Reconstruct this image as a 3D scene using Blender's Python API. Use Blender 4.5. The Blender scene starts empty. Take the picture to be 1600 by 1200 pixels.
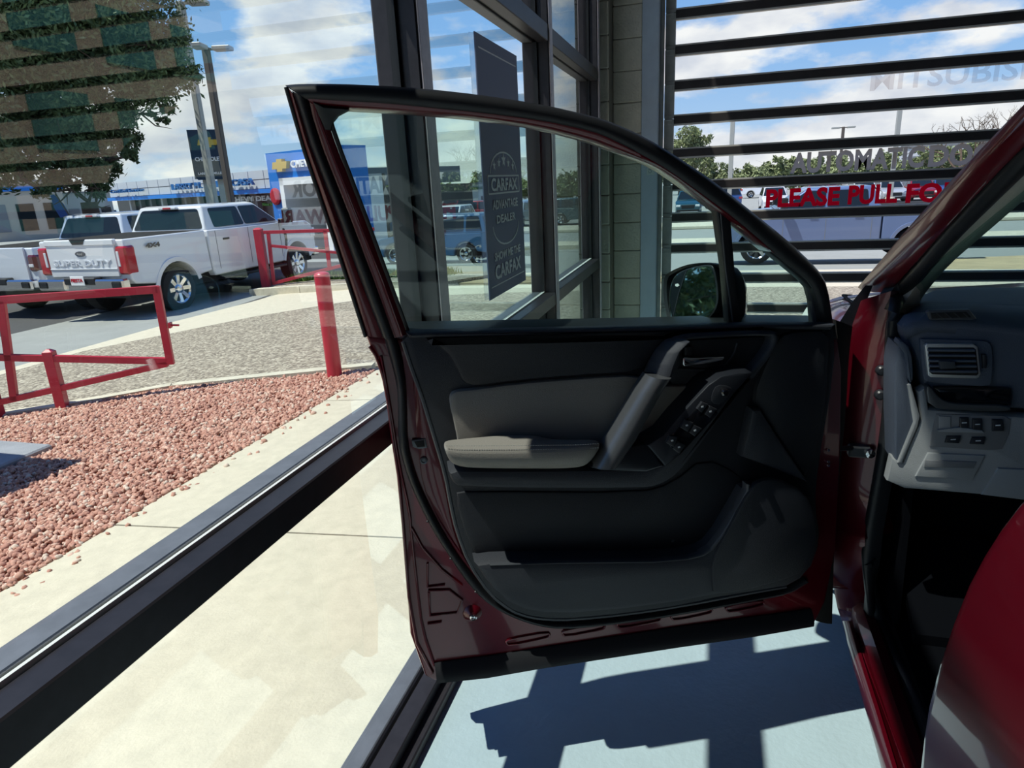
import bpy, bmesh, math, random
import numpy as np
from mathutils import Vector, Matrix
from mathutils.geometry import delaunay_2d_cdt
random.seed(7); rng = np.random.default_rng(7)
scn = bpy.context.scene
COL = scn.collection
# ------------------------------------------------------------------ camera
F = 1040.0
def nrm(v): v = np.asarray(v, float); return v / np.linalg.norm(v)
_Y = nrm([313, 332, -F]); _X = nrm([3600, -135, F]); _X = nrm(_X - _Y * (_X @ _Y)); _Z = np.cross(_X, _Y)
R = np.array([_X, _Y, _Z]); C = np.array([0, 0, 1.5])
cd = bpy.data.cameras.new('camera'); cam = bpy.data.objects.new('camera', cd); COL.objects.link(cam)
cd.sensor_width = 36; cd.lens = 36 * F / 1600; cd.clip_start = .02; cd.clip_end = 2000
M4 = Matrix([list(R[i]) + [C[i]] for i in range(3)] + [[0, 0, 0, 1]]); cam.matrix_world = M4
scn.camera = cam
scn.view_settings.view_transform = 'Standard'; scn.view_settings.look = 'None'
scn.view_settings.gamma = 1; scn.view_settings.use_curve_mapping = False
scn.view_settings.exposure = 0.12
scn.cycles.max_bounces = 10; scn.cycles.transparent_max_bounces = 24; scn.cycles.caustics_reflective = False
scn.cycles.sample_clamp_indirect = 6
# ------------------------------------------------------------------ sun and sky
KX, KY = .43, .275
sd = bpy.data.lights.new('sun', 'SUN'); so = bpy.data.objects.new('sun', sd); COL.objects.link(so)
sd.energy = 5.6; sd.angle = .009; sd.color = (1, .95, .87)
so.rotation_euler = Vector((-KX, -KY, 1)).to_track_quat('Z', 'Y').to_euler()
wd = bpy.data.worlds.new('sky'); scn.world = wd; wd.use_nodes = True
nt = wd.node_tree; nt.nodes.clear()
def N(t, **k):
    n = nt.nodes.new(t)
    for a, b in k.items(): setattr(n, a, b)
    return n
def LK(a, b): nt.links.new(a, b)
out = N('ShaderNodeOutputWorld'); bg = N('ShaderNodeBackground'); LK(bg.outputs[0], out.inputs[0])
tc = N('ShaderNodeTexCoord'); sep = N('ShaderNodeSeparateXYZ'); LK(tc.outputs['Generated'], sep.inputs[0])
grad = N('ShaderNodeValToRGB'); LK(sep.outputs[2], grad.inputs[0])
e = grad.color_ramp.elements
e[0].position = 0.0; e[0].color = (.52, .70, .90, 1); e[1].position = .6; e[1].color = (.075, .20, .56, 1)
x_ = grad.color_ramp.elements.new(.16); x_.color = (.26, .50, .88, 1)
mp = N('ShaderNodeMapping'); mp.inputs['Scale'].default_value = (1, 1, 2.3); mp.inputs['Location'].default_value = (3.1, 1.7, .35)
LK(tc.outputs['Generated'], mp.inputs[0])
no = N('ShaderNodeTexNoise'); no.inputs['Scale'].default_value = 3.6; no.inputs['Detail'].default_value = 9; no.inputs['Roughness'].default_value = .56
LK(mp.outputs[0], no.inputs['Vector'])
# more cloud low in the sky
mr = N('ShaderNodeMapRange'); mr.inputs[1].default_value = 0; mr.inputs[2].default_value = .45; mr.inputs[3].default_value = .12; mr.inputs[4].default_value = -.07
LK(sep.outputs[2], mr.inputs[0])
ad = N('ShaderNodeMath', operation='ADD'); LK(no.outputs[0], ad.inputs[0]); LK(mr.outputs[0], ad.inputs[1])
cr = N('ShaderNodeValToRGB'); LK(ad.outputs[0], cr.inputs[0])
cr.color_ramp.elements[0].position = .53; cr.color_ramp.elements[1].position = .61
no2 = N('ShaderNodeTexNoise'); no2.inputs['Scale'].default_value = 9; no2.inputs['Detail'].default_value = 6; LK(mp.outputs[0], no2.inputs['Vector'])
cc = N('ShaderNodeValToRGB'); LK(no2.outputs[0], cc.inputs[0])
cc.color_ramp.elements[0].position = .35; cc.color_ramp.elements[0].color = (.62, .66, .76, 1)
cc.color_ramp.elements[1].position = .6; cc.color_ramp.elements[1].color = (1.0, .99, .98, 1)
mx = N('ShaderNodeMixRGB'); LK(cr.outputs[0], mx.inputs[0]); LK(grad.outputs[0], mx.inputs[1]); LK(cc.outputs[0], mx.inputs[2])
LK(mx.outputs[0], bg.inputs[0]); bg.inputs[1].default_value = .95

# ------------------------------------------------------------------ pixel geometry (photo is 1600 x 1200)
def ray(x, y): return R @ nrm([x - 800, 600 - y, -F])
def hit(x, y, n, d):
    r = ray(x, y); n = np.asarray(n, float); t = (d - n @ C) / (n @ r); return C + t * r
def px(p):
    c = R.T @ (np.asarray(p, float) - C); return (800 + F * c[0] / -c[2], 600 - F * c[1] / -c[2])
def at(x, y, dist):
    r = ray(x, y); return C + r * dist / math.hypot(r[0], r[1])
def gz(x, y):
    d = max(-x - .8, 0)
    a = .067 * d if d < 9.2 else (.6164 if d < 20 else min(1.4, .6164 + (d - 20) * .065))
    b = .067 * max(y - 5.4, 0)
    return -min(1.4, max(a, b))
def gr(x, y):
    r = ray(x, y); t0 = 0; t = .5
    while t < 400:
        P = C + t * r
        if P[2] < gz(P[0], P[1]):
            for _ in range(20):
                m = (t0 + t) / 2; P = C + m * r
                if P[2] < gz(P[0], P[1]): t = m
                else: t0 = m
            return P
        t0 = t; t *= 1.02
    return P
# ------------------------------------------------------------------ materials
def s2l(c): return tuple((v / 12.92 if v <= .04045 else ((v + .055) / 1.055) ** 2.4) for v in c)
def rgb(r, g, b): return s2l((r / 255, g / 255, b / 255))
MATS = {}
def mat(name, col, rough=.5, metal=0, var=0, vscale=20, bump=0, bscale=60, coat=0, spec=.5, emit=0, col2=None, detail=6):
    if name in MATS: return MATS[name]
    m = bpy.data.materials.new(name); m.use_nodes = True; MATS[name] = m
    t = m.node_tree; b = t.nodes['Principled BSDF']
    b.inputs['Base Color'].default_value = (*col, 1); b.inputs['Roughness'].default_value = rough; b.inputs['Metallic'].default_value = metal
    b.inputs['Coat Weight'].default_value = coat; b.inputs['Coat Roughness'].default_value = .04; b.inputs['Specular IOR Level'].default_value = spec
    if emit: b.inputs['Emission Color'].default_value = (*col, 1); b.inputs['Emission Strength'].default_value = emit
    if var or bump:
        tc = t.nodes.new('ShaderNodeTexCoord'); 
        if var:
            n = t.nodes.new('ShaderNodeTexNoise'); n.inputs['Scale'].default_value = vscale; n.inputs['Detail'].default_value = detail; n.inputs['Roughness'].default_value = .65
            t.links.new(tc.outputs['Object'], n.inputs['Vector'])
            r = t.nodes.new('ShaderNodeValToRGB'); t.links.new(n.outputs[0], r.inputs[0])
            c2 = col2 or tuple(c * (1 + var) for c in col); c1 = tuple(c * (1 - var) for c in col)
            r.color_ramp.elements[0].position = .35; r.color_ramp.elements[1].position = .65
            r.color_ramp.elements[0].color = (*c1, 1); r.color_ramp.elements[1].color = (*c2, 1)
            t.links.new(r.outputs[0], b.inputs['Base Color'])
        if bump:
            n = t.nodes.new('ShaderNodeTexNoise'); n.inputs['Scale'].default_value = bscale; n.inputs['Detail'].default_value = 4
            t.links.new(tc.outputs['Object'], n.inputs['Vector'])
            bm_ = t.nodes.new('ShaderNodeBump'); bm_.inputs['Strength'].default_value = bump; bm_.inputs['Distance'].default_value = .01
            t.links.new(n.outputs[0], bm_.inputs['Height']); t.links.new(bm_.outputs[0], b.inputs['Normal'])
    return m
def glass(name, tint, refl=1.0, rough=0.0, ior=1.5, mult=1.3):
    if name in MATS: return MATS[name]
    m = bpy.data.materials.new(name); m.use_nodes = True; MATS[name] = m
    t = m.node_tree; t.nodes.clear()
    o = t.nodes.new('ShaderNodeOutputMaterial'); mix = t.nodes.new('ShaderNodeMixShader')
    tr = t.nodes.new('ShaderNodeBsdfTransparent'); tr.inputs[0].default_value = (*tint, 1)
    gl = t.nodes.new('ShaderNodeBsdfGlossy'); gl.inputs['Roughness'].default_value = rough; gl.inputs[0].default_value = (refl, refl, refl, 1)
    fr = t.nodes.new('ShaderNodeFresnel'); fr.inputs[0].default_value = ior
    # same reflectance whichever side of the sheet is hit
    geo = t.nodes.new('ShaderNodeNewGeometry'); 
    bf = t.nodes.new('ShaderNodeMath'); bf.operation = 'SUBTRACT'; bf.inputs[0].default_value = 1; t.links.new(geo.outputs['Backfacing'], bf.inputs[1])
    fr.inputs[0].default_value = ior
    mu = t.nodes.new('ShaderNodeMath'); mu.operation = 'MULTIPLY'; t.links.new(fr.outputs[0], mu.inputs[0]); t.links.new(bf.outputs[0], mu.inputs[1])
    m2 = t.nodes.new('ShaderNodeMath'); m2.operation = 'MULTIPLY'; m2.use_clamp = True; m2.inputs[1].default_value = mult; t.links.new(mu.outputs[0], m2.inputs[0])
    t.links.new(m2.outputs[0], mix.inputs[0]); t.links.new(tr.outputs[0], mix.inputs[1]); t.links.new(gl.outputs[0], mix.inputs[2]); t.links.new(mix.outputs[0], o.inputs[0])
    return m
# voronoi aggregate material
def pebbles(name, c1, c2, c3, scale, rough=.85):
    m = bpy.data.materials.new(name); m.use_nodes = True; MATS[name] = m
    t = m.node_tree; b = t.nodes['Principled BSDF']; b.inputs['Roughness'].default_value = rough
    tc = t.nodes.new('ShaderNodeTexCoord'); v = t.nodes.new('ShaderNodeTexVoronoi'); v.inputs['Scale'].default_value = scale
    t.links.new(tc.outputs['Object'], v.inputs['Vector'])
    s = t.nodes.new('ShaderNodeSeparateColor'); t.links.new(v.outputs['Color'], s.inputs[0])
    r = t.nodes.new('ShaderNodeValToRGB'); t.links.new(s.outputs[0], r.inputs[0])
    r.color_ramp.elements[0].color = (*c1, 1); r.color_ramp.elements[1].color = (*c3, 1); q = r.color_ramp.elements.new(.5); q.color = (*c2, 1)
    t.links.new(r.outputs[0], b.inputs['Base Color'])
    bp = t.nodes.new('ShaderNodeBump'); bp.inputs['Strength'].default_value = .5; bp.inputs['Distance'].default_value = .008; bp.invert = True
    t.links.new(v.outputs['Distance'], bp.inputs['Height']); t.links.new(bp.outputs[0], b.inputs['Normal'])
    return m
m_conc = mat('sidewalk_concrete', rgb(206, 197, 176), .85, var=.07, vscale=13, detail=12, bump=.25, bscale=90)
def vinyl(name, col):
    m = bpy.data.materials.new(name); m.use_nodes = True; MATS[name] = m; t = m.node_tree; t.nodes.clear()
    o = t.nodes.new('ShaderNodeOutputMaterial'); a = t.nodes.new('ShaderNodeBsdfDiffuse'); b = t.nodes.new('ShaderNodeBsdfTranslucent'); x = t.nodes.new('ShaderNodeMixShader')
    a.inputs[0].default_value = (*col, 1); b.inputs[0].default_value = (*col, 1); x.inputs[0].default_value = .6
    t.links.new(a.outputs[0], x.inputs[1]); t.links.new(b.outputs[0], x.inputs[2]); t.links.new(x.outputs[0], o.inputs[0]); return m
m_curb = mat('curb_concrete', rgb(205, 198, 178), .85, var=.13, vscale=6, bump=.3, bscale=70)
m_asph = mat('asphalt', rgb(86, 86, 86), .97, spec=.15, var=.22, vscale=90, bump=.4, bscale=200)
m_road = mat('road_asphalt', rgb(150, 152, 148), .9, var=.06, vscale=2)
m_aggr = pebbles('exposed_aggregate', rgb(112, 102, 90), rgb(150, 139, 122), rgb(196, 186, 166), 38)
m_tan = mat('tan_ground', rgb(190, 170, 135), .95, var=.15, vscale=2)
m_floor = mat('painted_floor', rgb(176, 196, 204), .38, var=.03, vscale=9, bump=.22, bscale=55, spec=.4)
m_alum = mat('bronze_aluminium', rgb(52, 49, 54), .4, .25, var=.15, vscale=30)
m_alumO = mat('sunlit_aluminium', rgb(104, 108, 118), .5, .1, var=.12, vscale=20)  # outer frame pieces: sunlight on them put into a paler tone
m_alumL = mat('lit_aluminium', rgb(200, 190, 195), .45, .1, var=.1, vscale=25)  # pale copy of the frame metal, standing for its lit inner face
m_rail = mat('rail_dark', rgb(64, 58, 58), .45, .2, var=.15, vscale=12)
m_railE = mat('rail_edge', rgb(205, 198, 192), .5)
m_galv = mat('galvanised_steel', rgb(186, 184, 180), .5, .15, var=.12, vscale=15)
m_jamb = mat('painted_steel_jamb', rgb(188, 200, 212), .5, .1, var=.05, vscale=8)
m_block = mat('painted_block', rgb(222, 214, 196), .85, var=.07, vscale=9, bump=.6, bscale=60)
m_wall = mat('interior_wall', rgb(160, 158, 154), .9)
m_glass = glass('store_glass', (.93, .97, .955), 1.0, mult=2.0)
m_dglass = glass('door_glass', (.97, .985, .99), .6)
m_cglass = glass('car_glass', (.80, .91, .88), .7)
m_red = mat('red_car_paint', (.10, .0015, .008), .3, .25, coat=.7, spec=.5)
m_blk = mat('black_rubber', (.014, .015, .018), .42, spec=.4)
m_plast = mat('black_door_plastic', (.012, .014, .020), .5, bump=.25, bscale=700, spec=.45)
m_plast2 = mat('charcoal_plastic', (.028, .031, .040), .55, bump=.25, bscale=700, spec=.4)
m_lip = mat('charcoal_lip', (.05, .055, .065), .42)
m_vinyl = mat('grey_vinyl', rgb(134, 130, 124), .6, bump=.2, bscale=500)
m_thread = mat('pale_thread', rgb(178, 176, 170), .8)
m_silver = mat('silver_plastic', rgb(92, 94, 98), .3, .5)
m_gplast = mat('console_grey', rgb(40, 43, 50), .3, .35)
m_chrome = mat('chrome', (.75, .76, .78), .12, 1.0)
m_dash = mat('dashboard_black', (.070, .088, .125), .6, bump=.3, bscale=500)
m_dashg = mat('dashboard_grey', rgb(142, 145, 148), .6, bump=.2, bscale=500)
m_ptrim = mat('pillar_trim_grey', rgb(186, 184, 180), .8, bump=.2, bscale=300)
m_carpet = mat('black_carpet', (.004, .0045, .006), 1.0, spec=.0)
m_gloss = mat('gloss_black', (.006, .006, .008), .1, coat=1)
m_btn = mat('button_black', (.022, .024, .03), .35)
m_mark = mat('button_mark', rgb(190, 195, 200), .5)
m_white = mat('white_truck_paint', rgb(226, 228, 232), .3, coat=.8)
m_tint = mat('dark_window', (.012, .017, .022), .05, spec=.5)
m_tyre = mat('tyre', (.014, .014, .015), .85)
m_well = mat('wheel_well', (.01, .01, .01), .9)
m_lampr = mat('tail_lamp_red', (.42, .008, .018), .15, coat=1)
m_lampd = mat('tail_lamp_dark', (.10, .010, .018), .15, coat=1)
m_lampw = mat('lamp_clear', (.75, .76, .78), .15, coat=1)
m_rpaint = mat('red_gate_paint', rgb(186, 38, 62), .45, coat=.3, var=.06, vscale=6)
m_stoneA = mat('pink_gravel_stone', rgb(178, 128, 112), .9)
m_bark = mat('bark', rgb(88, 74, 62), .95, var=.25, vscale=8)
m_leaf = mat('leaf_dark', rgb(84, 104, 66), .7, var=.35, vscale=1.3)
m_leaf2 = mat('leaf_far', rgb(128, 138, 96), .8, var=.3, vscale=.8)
m_grass = mat('grass_blade', rgb(82, 112, 44), .8)
m_chevblue = mat('dealer_blue', rgb(22, 120, 210), .5)
m_panel = mat('white_wall_panel', rgb(196, 200, 206), .6)
m_lgrey = mat('dark_joint', rgb(120, 124, 130), .7)
m_navy = mat('sign_navy', rgb(22, 52, 74), .4)
m_gold = mat('sign_gold', rgb(214, 178, 70), .35, .4)
m_ltr = mat('white_letter', rgb(238, 238, 238), .5)
m_pole = mat('lamp_pole_bronze', rgb(92, 84, 78), .6)
m_poleL = mat('lamp_pole_grey', rgb(168, 170, 166), .5, .2)
# ------------------------------------------------------------------ mesh helpers
ORG = {}
class MB:
    def __init__(s): s.v = []; s.f = []
    def add(s, vs, fs):
        k = len(s.v); s.v += [tuple(map(float, p)) for p in vs]; s.f += [tuple(i + k for i in f) for f in fs]; return s
    def box(s, a, b, M=None):
        (x0, y0, z0), (x1, y1, z1) = a, b
        vs = [(x0, y0, z0), (x1, y0, z0), (x1, y1, z0), (x0, y1, z0), (x0, y0, z1), (x1, y0, z1), (x1, y1, z1), (x0, y1, z1)]
        if M is not None: vs = [M(p) for p in vs]
        return s.add(vs, [(3, 2, 1, 0), (4, 5, 6, 7), (0, 1, 5, 4), (1, 2, 6, 5), (2, 3, 7, 6), (3, 0, 4, 7)])
    def cbox(s, a, b, c=.01, M=None):
        # box with chamfered vertical/horizontal edges: 24 verts
        (x0, y0, z0), (x1, y1, z1) = a, b; bm = bmesh.new()
        bmesh.ops.create_cube(bm, size=1)
        for v in bm.verts: v.co = Vector(((x0 + x1) / 2 + v.co.x * (x1 - x0), (y0 + y1) / 2 + v.co.y * (y1 - y0), (z0 + z1) / 2 + v.co.z * (z1 - z0)))
        bmesh.ops.bevel(bm, geom=bm.edges[:], offset=c, segments=1, affect='EDGES', profile=.5)
        bm.verts.index_update(); vs = [tuple(v.co) for v in bm.verts]; fs = [tuple(v.index for v in f.verts) for f in bm.faces]; bm.free()
        if M is not None: vs = [M(p) for p in vs]
        return s.add(vs, fs)
    def tube(s, pts, r, n=8, ry=None, cap=True, closed=False, up=(0, 0, 1)):
        pts = [np.asarray(p, float) for p in pts]; L = len(pts); k = len(s.v); rs = r if hasattr(r, '__len__') else [r] * L
        for i, p in enumerate(pts):
            if closed: t = pts[(i + 1) % L] - pts[i - 1]
            else: t = pts[min(i + 1, L - 1)] - pts[max(i - 1, 0)]
            t = nrm(t); u = np.asarray(up, float)
            if abs(t @ u) > .98: u = np.array([1., 0, 0])
            a = nrm(np.cross(t, u)); b = np.cross(a, t)
            for j in range(n):
                th = 2 * math.pi * (j + .5) / n
                s.v.append(tuple(p + a * math.cos(th) * rs[i] + b * math.sin(th) * (rs[i] if ry is None else ry)))
        m = L if closed else L - 1
        for i in range(m):
            for j in range(n):
                a0 = k + i * n; b0 = k + ((i + 1) % L) * n
                s.f.append((a0 + j, a0 + (j + 1) % n, b0 + (j + 1) % n, b0 + j))
        if cap and not closed: s.f.append(tuple(k + j for j in range(n))[::-1]); s.f.append(tuple(k + (L - 1) * n + j for j in range(n)))
        return s
    def prism(s, ring0, ring1, extra=None):
        # rings of 3D points back -> front; extra rings after
        rings = [ring0, ring1] + (extra or []); n = len(ring0); k = len(s.v)
        for r_ in rings: s.v += [tuple(map(float, p)) for p in r_]
        for q in range(len(rings) - 1):
            for j in range(n): s.f.append((k + q * n + j, k + q * n + (j + 1) % n, k + (q + 1) * n + (j + 1) % n, k + (q + 1) * n + j))
        s.f.append(tuple(k + j for j in range(n))[::-1]); s.f.append(tuple(k + (len(rings) - 1) * n + j for j in range(n)))
        return s
    def lathe(s, c, axis, prof, n=20):
        # prof: list of (distance along axis, radius)
        axis = nrm(axis); u = np.array([0, 0, 1.]) if abs(axis[2]) < .9 else np.array([1., 0, 0])
        a = nrm(np.cross(axis, u)); b = np.cross(axis, a); c = np.asarray(c, float); k = len(s.v)
        for d, r in prof:
            for j in range(n):
                th = 2 * math.pi * j / n; s.v.append(tuple(c + axis * d + (a * math.cos(th) + b * math.sin(th)) * max(r, 1e-4)))
        for q in range(len(prof) - 1):
            for j in range(n): s.f.append((k + q * n + j, k + q * n + (j + 1) % n, k + (q + 1) * n + (j + 1) % n, k + (q + 1) * n + j))
        s.f.append(tuple(k + j for j in range(n))[::-1]); s.f.append(tuple(k + (len(prof) - 1) * n + j for j in range(n)))
        return s
    def strip(s, Lp, Rp, t=.01, bulge=0, n=1, back=None):
        # band between two 3D polylines with cross-section bulging towards the camera, closed at the back by thickness t
        Lp, Rp = resample2(Lp, Rp); m = len(Lp); k = len(s.v); w = n + 1
        for i in range(m):
            a = np.asarray(Lp[i]); b = np.asarray(Rp[i]); nn = back_dir(a, b, Lp[min(i + 1, m - 1)] - Lp[max(i - 1, 0)]) if back is None else -np.asarray(back, float)
            for j in range(w):
                q = j / n; s.v.append(tuple(a + (b - a) * q + nn * bulge * math.sin(math.pi * q) ** .6))
            s.v.append(tuple(b - nn * t)); s.v.append(tuple(a - nn * t))
        W = w + 2
        for i in range(m - 1):
            for j in range(W): s.f.append((k + i * W + j, k + i * W + (j + 1) % W, k + (i + 1) * W + (j + 1) % W, k + (i + 1) * W + j))
        s.f.append(tuple(k + j for j in range(W))[::-1]); s.f.append(tuple(k + (m - 1) * W + j for j in range(W)))
        return s
    def build(s, name, m=None, parent=None, smooth=False, label=None, bevel=0, **props):
        me = bpy.data.meshes.new(name); o_ = ORG.get(parent.name, (0, 0, 0)) if parent else (0, 0, 0)
        vs = np.array(s.v, float) - np.array(o_)
        me.from_pydata(vs.tolist(), [], s.f); me.update()
        bm = bmesh.new(); bm.from_mesh(me); bmesh.ops.recalc_face_normals(bm, faces=bm.faces[:]); bm.to_mesh(me); bm.free()
        return fin(name, me, m, parent, smooth, label, bevel, **props)
def fin(name, me, m, parent, smooth=False, label=None, bevel=0, **props):
    ob = bpy.data.objects.new(name, me); COL.objects.link(ob)
    if m:
        for q in (m if isinstance(m, (list, tuple)) else [m]): me.materials.append(q)
    if smooth:
        me.polygons.foreach_set('use_smooth', [True] * len(me.polygons))
        try: me.set_sharp_from_angle(angle=math.radians(smooth if smooth is not True else 40))
        except Exception: pass
    if bevel:
        md = ob.modifiers.new('b', 'BEVEL'); md.width = bevel; md.segments = 2; md.limit_method = 'ANGLE'; md.angle_limit = math.radians(35)
    if parent: ob.parent = parent; ORG[ob.name] = ORG.get(parent.name, (0, 0, 0))
    if label: ob['label'] = label
    for k, v in props.items(): ob[k] = v
    return ob
def back_dir(a, b, t):
    n = np.cross(np.asarray(b) - np.asarray(a), t); n = n / (np.linalg.norm(n) + 1e-12)
    if n @ (C - np.asarray(a)) < 0: n = -n
    return n
def arcl(P):
    P = np.asarray(P, float); d = np.r_[0, np.cumsum(np.linalg.norm(np.diff(P, axis=0), axis=1))]; return P, d / d[-1]
def resample2(A, B):
    A, a = arcl(A); B, b = arcl(B); t = np.unique(np.round(np.r_[a, b, np.linspace(0, 1, 9)], 4))
    t = t[np.r_[True, np.diff(t) > .004]]
    if t[-1] < 1: t[-1] = 1
    f_ = lambda P, q: np.stack([np.interp(t, q, P[:, i]) for i in range(3)], 1)
    return f_(A, a), f_(B, b)
def chaikin(P, k=1, closed=True):
    P = [np.asarray(p, float) for p in P]
    for _ in range(k):
        Q = []
        n = len(P)
        rngi = range(n) if closed else range(n - 1)
        if not closed: Q.append(P[0])
        for i in rngi:
            a, b = P[i], P[(i + 1) % n]; Q += [a * .75 + b * .25, a * .25 + b * .75]
        if not closed: Q.append(P[-1])
        P = Q
    return P
def empty(name, loc, label, cat, group=None, rz=0):
    o = bpy.data.objects.new(name, None); COL.objects.link(o); o.location = loc; o.rotation_euler = (0, 0, rz); o.empty_display_size = .1
    ORG[o.name] = tuple(loc)
    o['label'] = label; o['category'] = cat
    if group: o['group'] = group
    return o
def struct(o): o['kind'] = 'structure'; return o
def tag(o, label, cat, group=None, kind=None):
    o['label'] = label; o['category'] = cat
    if group: o['group'] = group
    if kind: o['kind'] = kind
    return o
def copy_tree(o, parent=None):
    c = o.copy(); COL.objects.link(c); c.parent = parent
    for ch in o.children: copy_tree(ch, c)
    return c
def text(name, s, org, xd, up, h, w=None, ext=.004, m=None, parent=None, bold=.0, center=False, shear=0, **props):
    """flat lettering with depth; org = baseline left corner (or centre), h cap height, w total width"""
    cu = bpy.data.curves.new(name, 'FONT'); cu.body = s; cu.size = 1; cu.extrude = .02 if ext else 0; cu.offset = bold; cu.shear = shear; cu.resolution_u = 3
    to = bpy.data.objects.new(name, cu); COL.objects.link(to)
    bpy.context.view_layer.update(); dg = bpy.context.evaluated_depsgraph_get()
    me = bpy.data.meshes.new_from_object(to.evaluated_get(dg)); bpy.data.objects.remove(to); bpy.data.curves.remove(cu)
    v = np.array([tuple(q.co) for q in me.vertices]); x0, x1 = v[:, 0].min(), v[:, 0].max(); y0, y1 = v[:, 1].min(), v[:, 1].max()
    xd = nrm(xd); up = nrm(up); nn = np.cross(xd, up)
    sy = h / (y1 - y0); sx = sy if w is None else w / (x1 - x0)
    X = (v[:, 0] - x0) * sx; Y = (v[:, 1] - y0) * sy
    if center: X -= (x1 - x0) * sx / 2; Y -= h / 2
    Z = np.sign(v[:, 2]) * ext / 2
    o_ = np.array(ORG.get(parent.name, (0, 0, 0))) if parent else 0
    P = np.asarray(org, float)[None] + X[:, None] * xd + Y[:, None] * up + Z[:, None] * nn - o_
    for i, q in enumerate(me.vertices): q.co = P[i]
    return fin(name, me, m, parent, **props)

# ================================================================== GROUND
def drape(name, poly, m, th=.02, step=.6, zoff=.0, parent=None, flat=None, **props):
    """a slab that follows the ground, outline poly of (x, y)"""
    poly = [tuple(map(float, p[:2])) for p in poly]
    # densify outline
    P = []
    for i, a in enumerate(poly):
        b = poly[(i + 1) % len(poly)]; k = max(1, int(math.dist(a, b) / step))
        P += [(a[0] + (b[0] - a[0]) * j / k, a[1] + (b[1] - a[1]) * j / k) for j in range(k)]
    n = len(P); xs = [p[0] for p in P]; ys = [p[1] for p in P]; V = [Vector(p) for p in P]
    x = min(xs) + step / 2
    while x < max(xs):
        y = min(ys) + step / 2
        while y < max(ys): V.append(Vector((x, y))); y += step
        x += step
    r = delaunay_2d_cdt(V, [(i, (i + 1) % n) for i in range(n)], [tuple(range(n))], 1, 1e-5)
    vs = [(p[0], p[1], gz(p[0], p[1]) + zoff + th) for p in r[0]]; fs = [tuple(f) for f in r[2]]
    k = len(vs); cnt = {}
    for f in fs:
        for i in range(len(f)):
            e_ = (f[i], f[(i + 1) % len(f)]); cnt[e_] = 1
    side = [e_ for e_ in cnt if (e_[1], e_[0]) not in cnt]
    vb = vs + [(p[0], p[1], p[2] - th - .05) for p in vs]
    fs += [(b, a, a + k, b + k) for a, b in side]
    mb = MB(); mb.v = vb; mb.f = fs
    return mb.build(name, m, parent, **props)
XE = -.86   # outer line of the storefront
base = drape('ground', [(-150, -20), (-.8, -20), (-.8, 5.3), (60, 5.3), (60, 150), (-150, 150)], m_road, th=-.03, step=5); struct(base)
# asphalt lot where the trucks stand
asph = drape('asphalt_lot', [(-60, -6), (-9.3, -6), (-9.3, 7.16), (-8.85, 8.87), (-8.6, 11.0), (-8.9, 12.4), (-9.6, 18), (-16, 32), (-60, 32)], m_asph, th=.0, step=2); struct(asph)
gut = drape('concrete_gutter', [(-9.3, -6), (-8.5, -6), (-8.45, 7.1), (-7.1, 9.2), (-5.7, 10.3), (-3.5, 11.3), (.5, 12.2), (14, 12.4), (14, 13.2), (-3, 13), (-7.0, 12.35), (-8.6, 12.3), (-8.6, 11.0), (-8.85, 8.87), (-9.3, 7.16)], m_conc, th=.012, step=1.0); struct(gut)
agg = drape('aggregate_drive', [(-8.5, -6), (-6.9, -6), (-6.9, 4.05), (-6.2, 4.30), (-5.73, 4.52), (-5.0, 5.10), (-3.02, 5.60), (-.9, 5.62), (-.9, 5.35), (14, 5.35), (14, 12.4), (.5, 12.2), (-3.5, 11.3), (-5.7, 10.3), (-7.1, 9.2), (-8.45, 7.1)], m_aggr, th=.01, step=.7); struct(agg)
# expansion joints of the sidewalk: separate slabs
SWX = -2.93
ys_j = [-6, -3.8, -1.7, .35, 2.395, 4.45, 5.62]
for i in range(len(ys_j) - 1):
    o = drape('sidewalk_slab', [(SWX, ys_j[i] + .006), (XE, ys_j[i] + .006), (XE, ys_j[i + 1] - .006), (SWX, ys_j[i + 1] - .006)], m_conc, th=.03, step=.7); struct(o)
o = drape('sidewalk_slab', [(XE, 5.3), (-.3, 5.3), (-.3, 5.62), (XE, 5.62)], m_conc, th=.02, step=.5); struct(o)
# mowing curb behind the gravel, in lengths
cb = [(-6.9, 4.0), (-6.2, 4.18), (-5.73, 4.40), (-4.95, 4.97), (-3.02, 5.45)]
for i in range(len(cb) - 1):
    a = np.array(cb[i]); b = np.array(cb[i + 1]); d = nrm(b - a); nrmv = np.array([-d[1], d[0]]) * .13; a2 = a + d * .004; b2 = b - d * .004
    o = drape('curb_length', [a2, b2, b2 + nrmv, a2 + nrmv], m_curb, th=.055, step=.5); struct(o)
gb = drape('gravel_bed_soil', [(-6.9, -3), (SWX, -3), (SWX, 5.4), (-4.95, 4.97), (-5.73, 4.40), (-6.2, 4.18), (-6.9, 4.0)], mat('bed_soil', rgb(168, 126, 112), .95), th=.012, step=.8); struct(gb)
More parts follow.
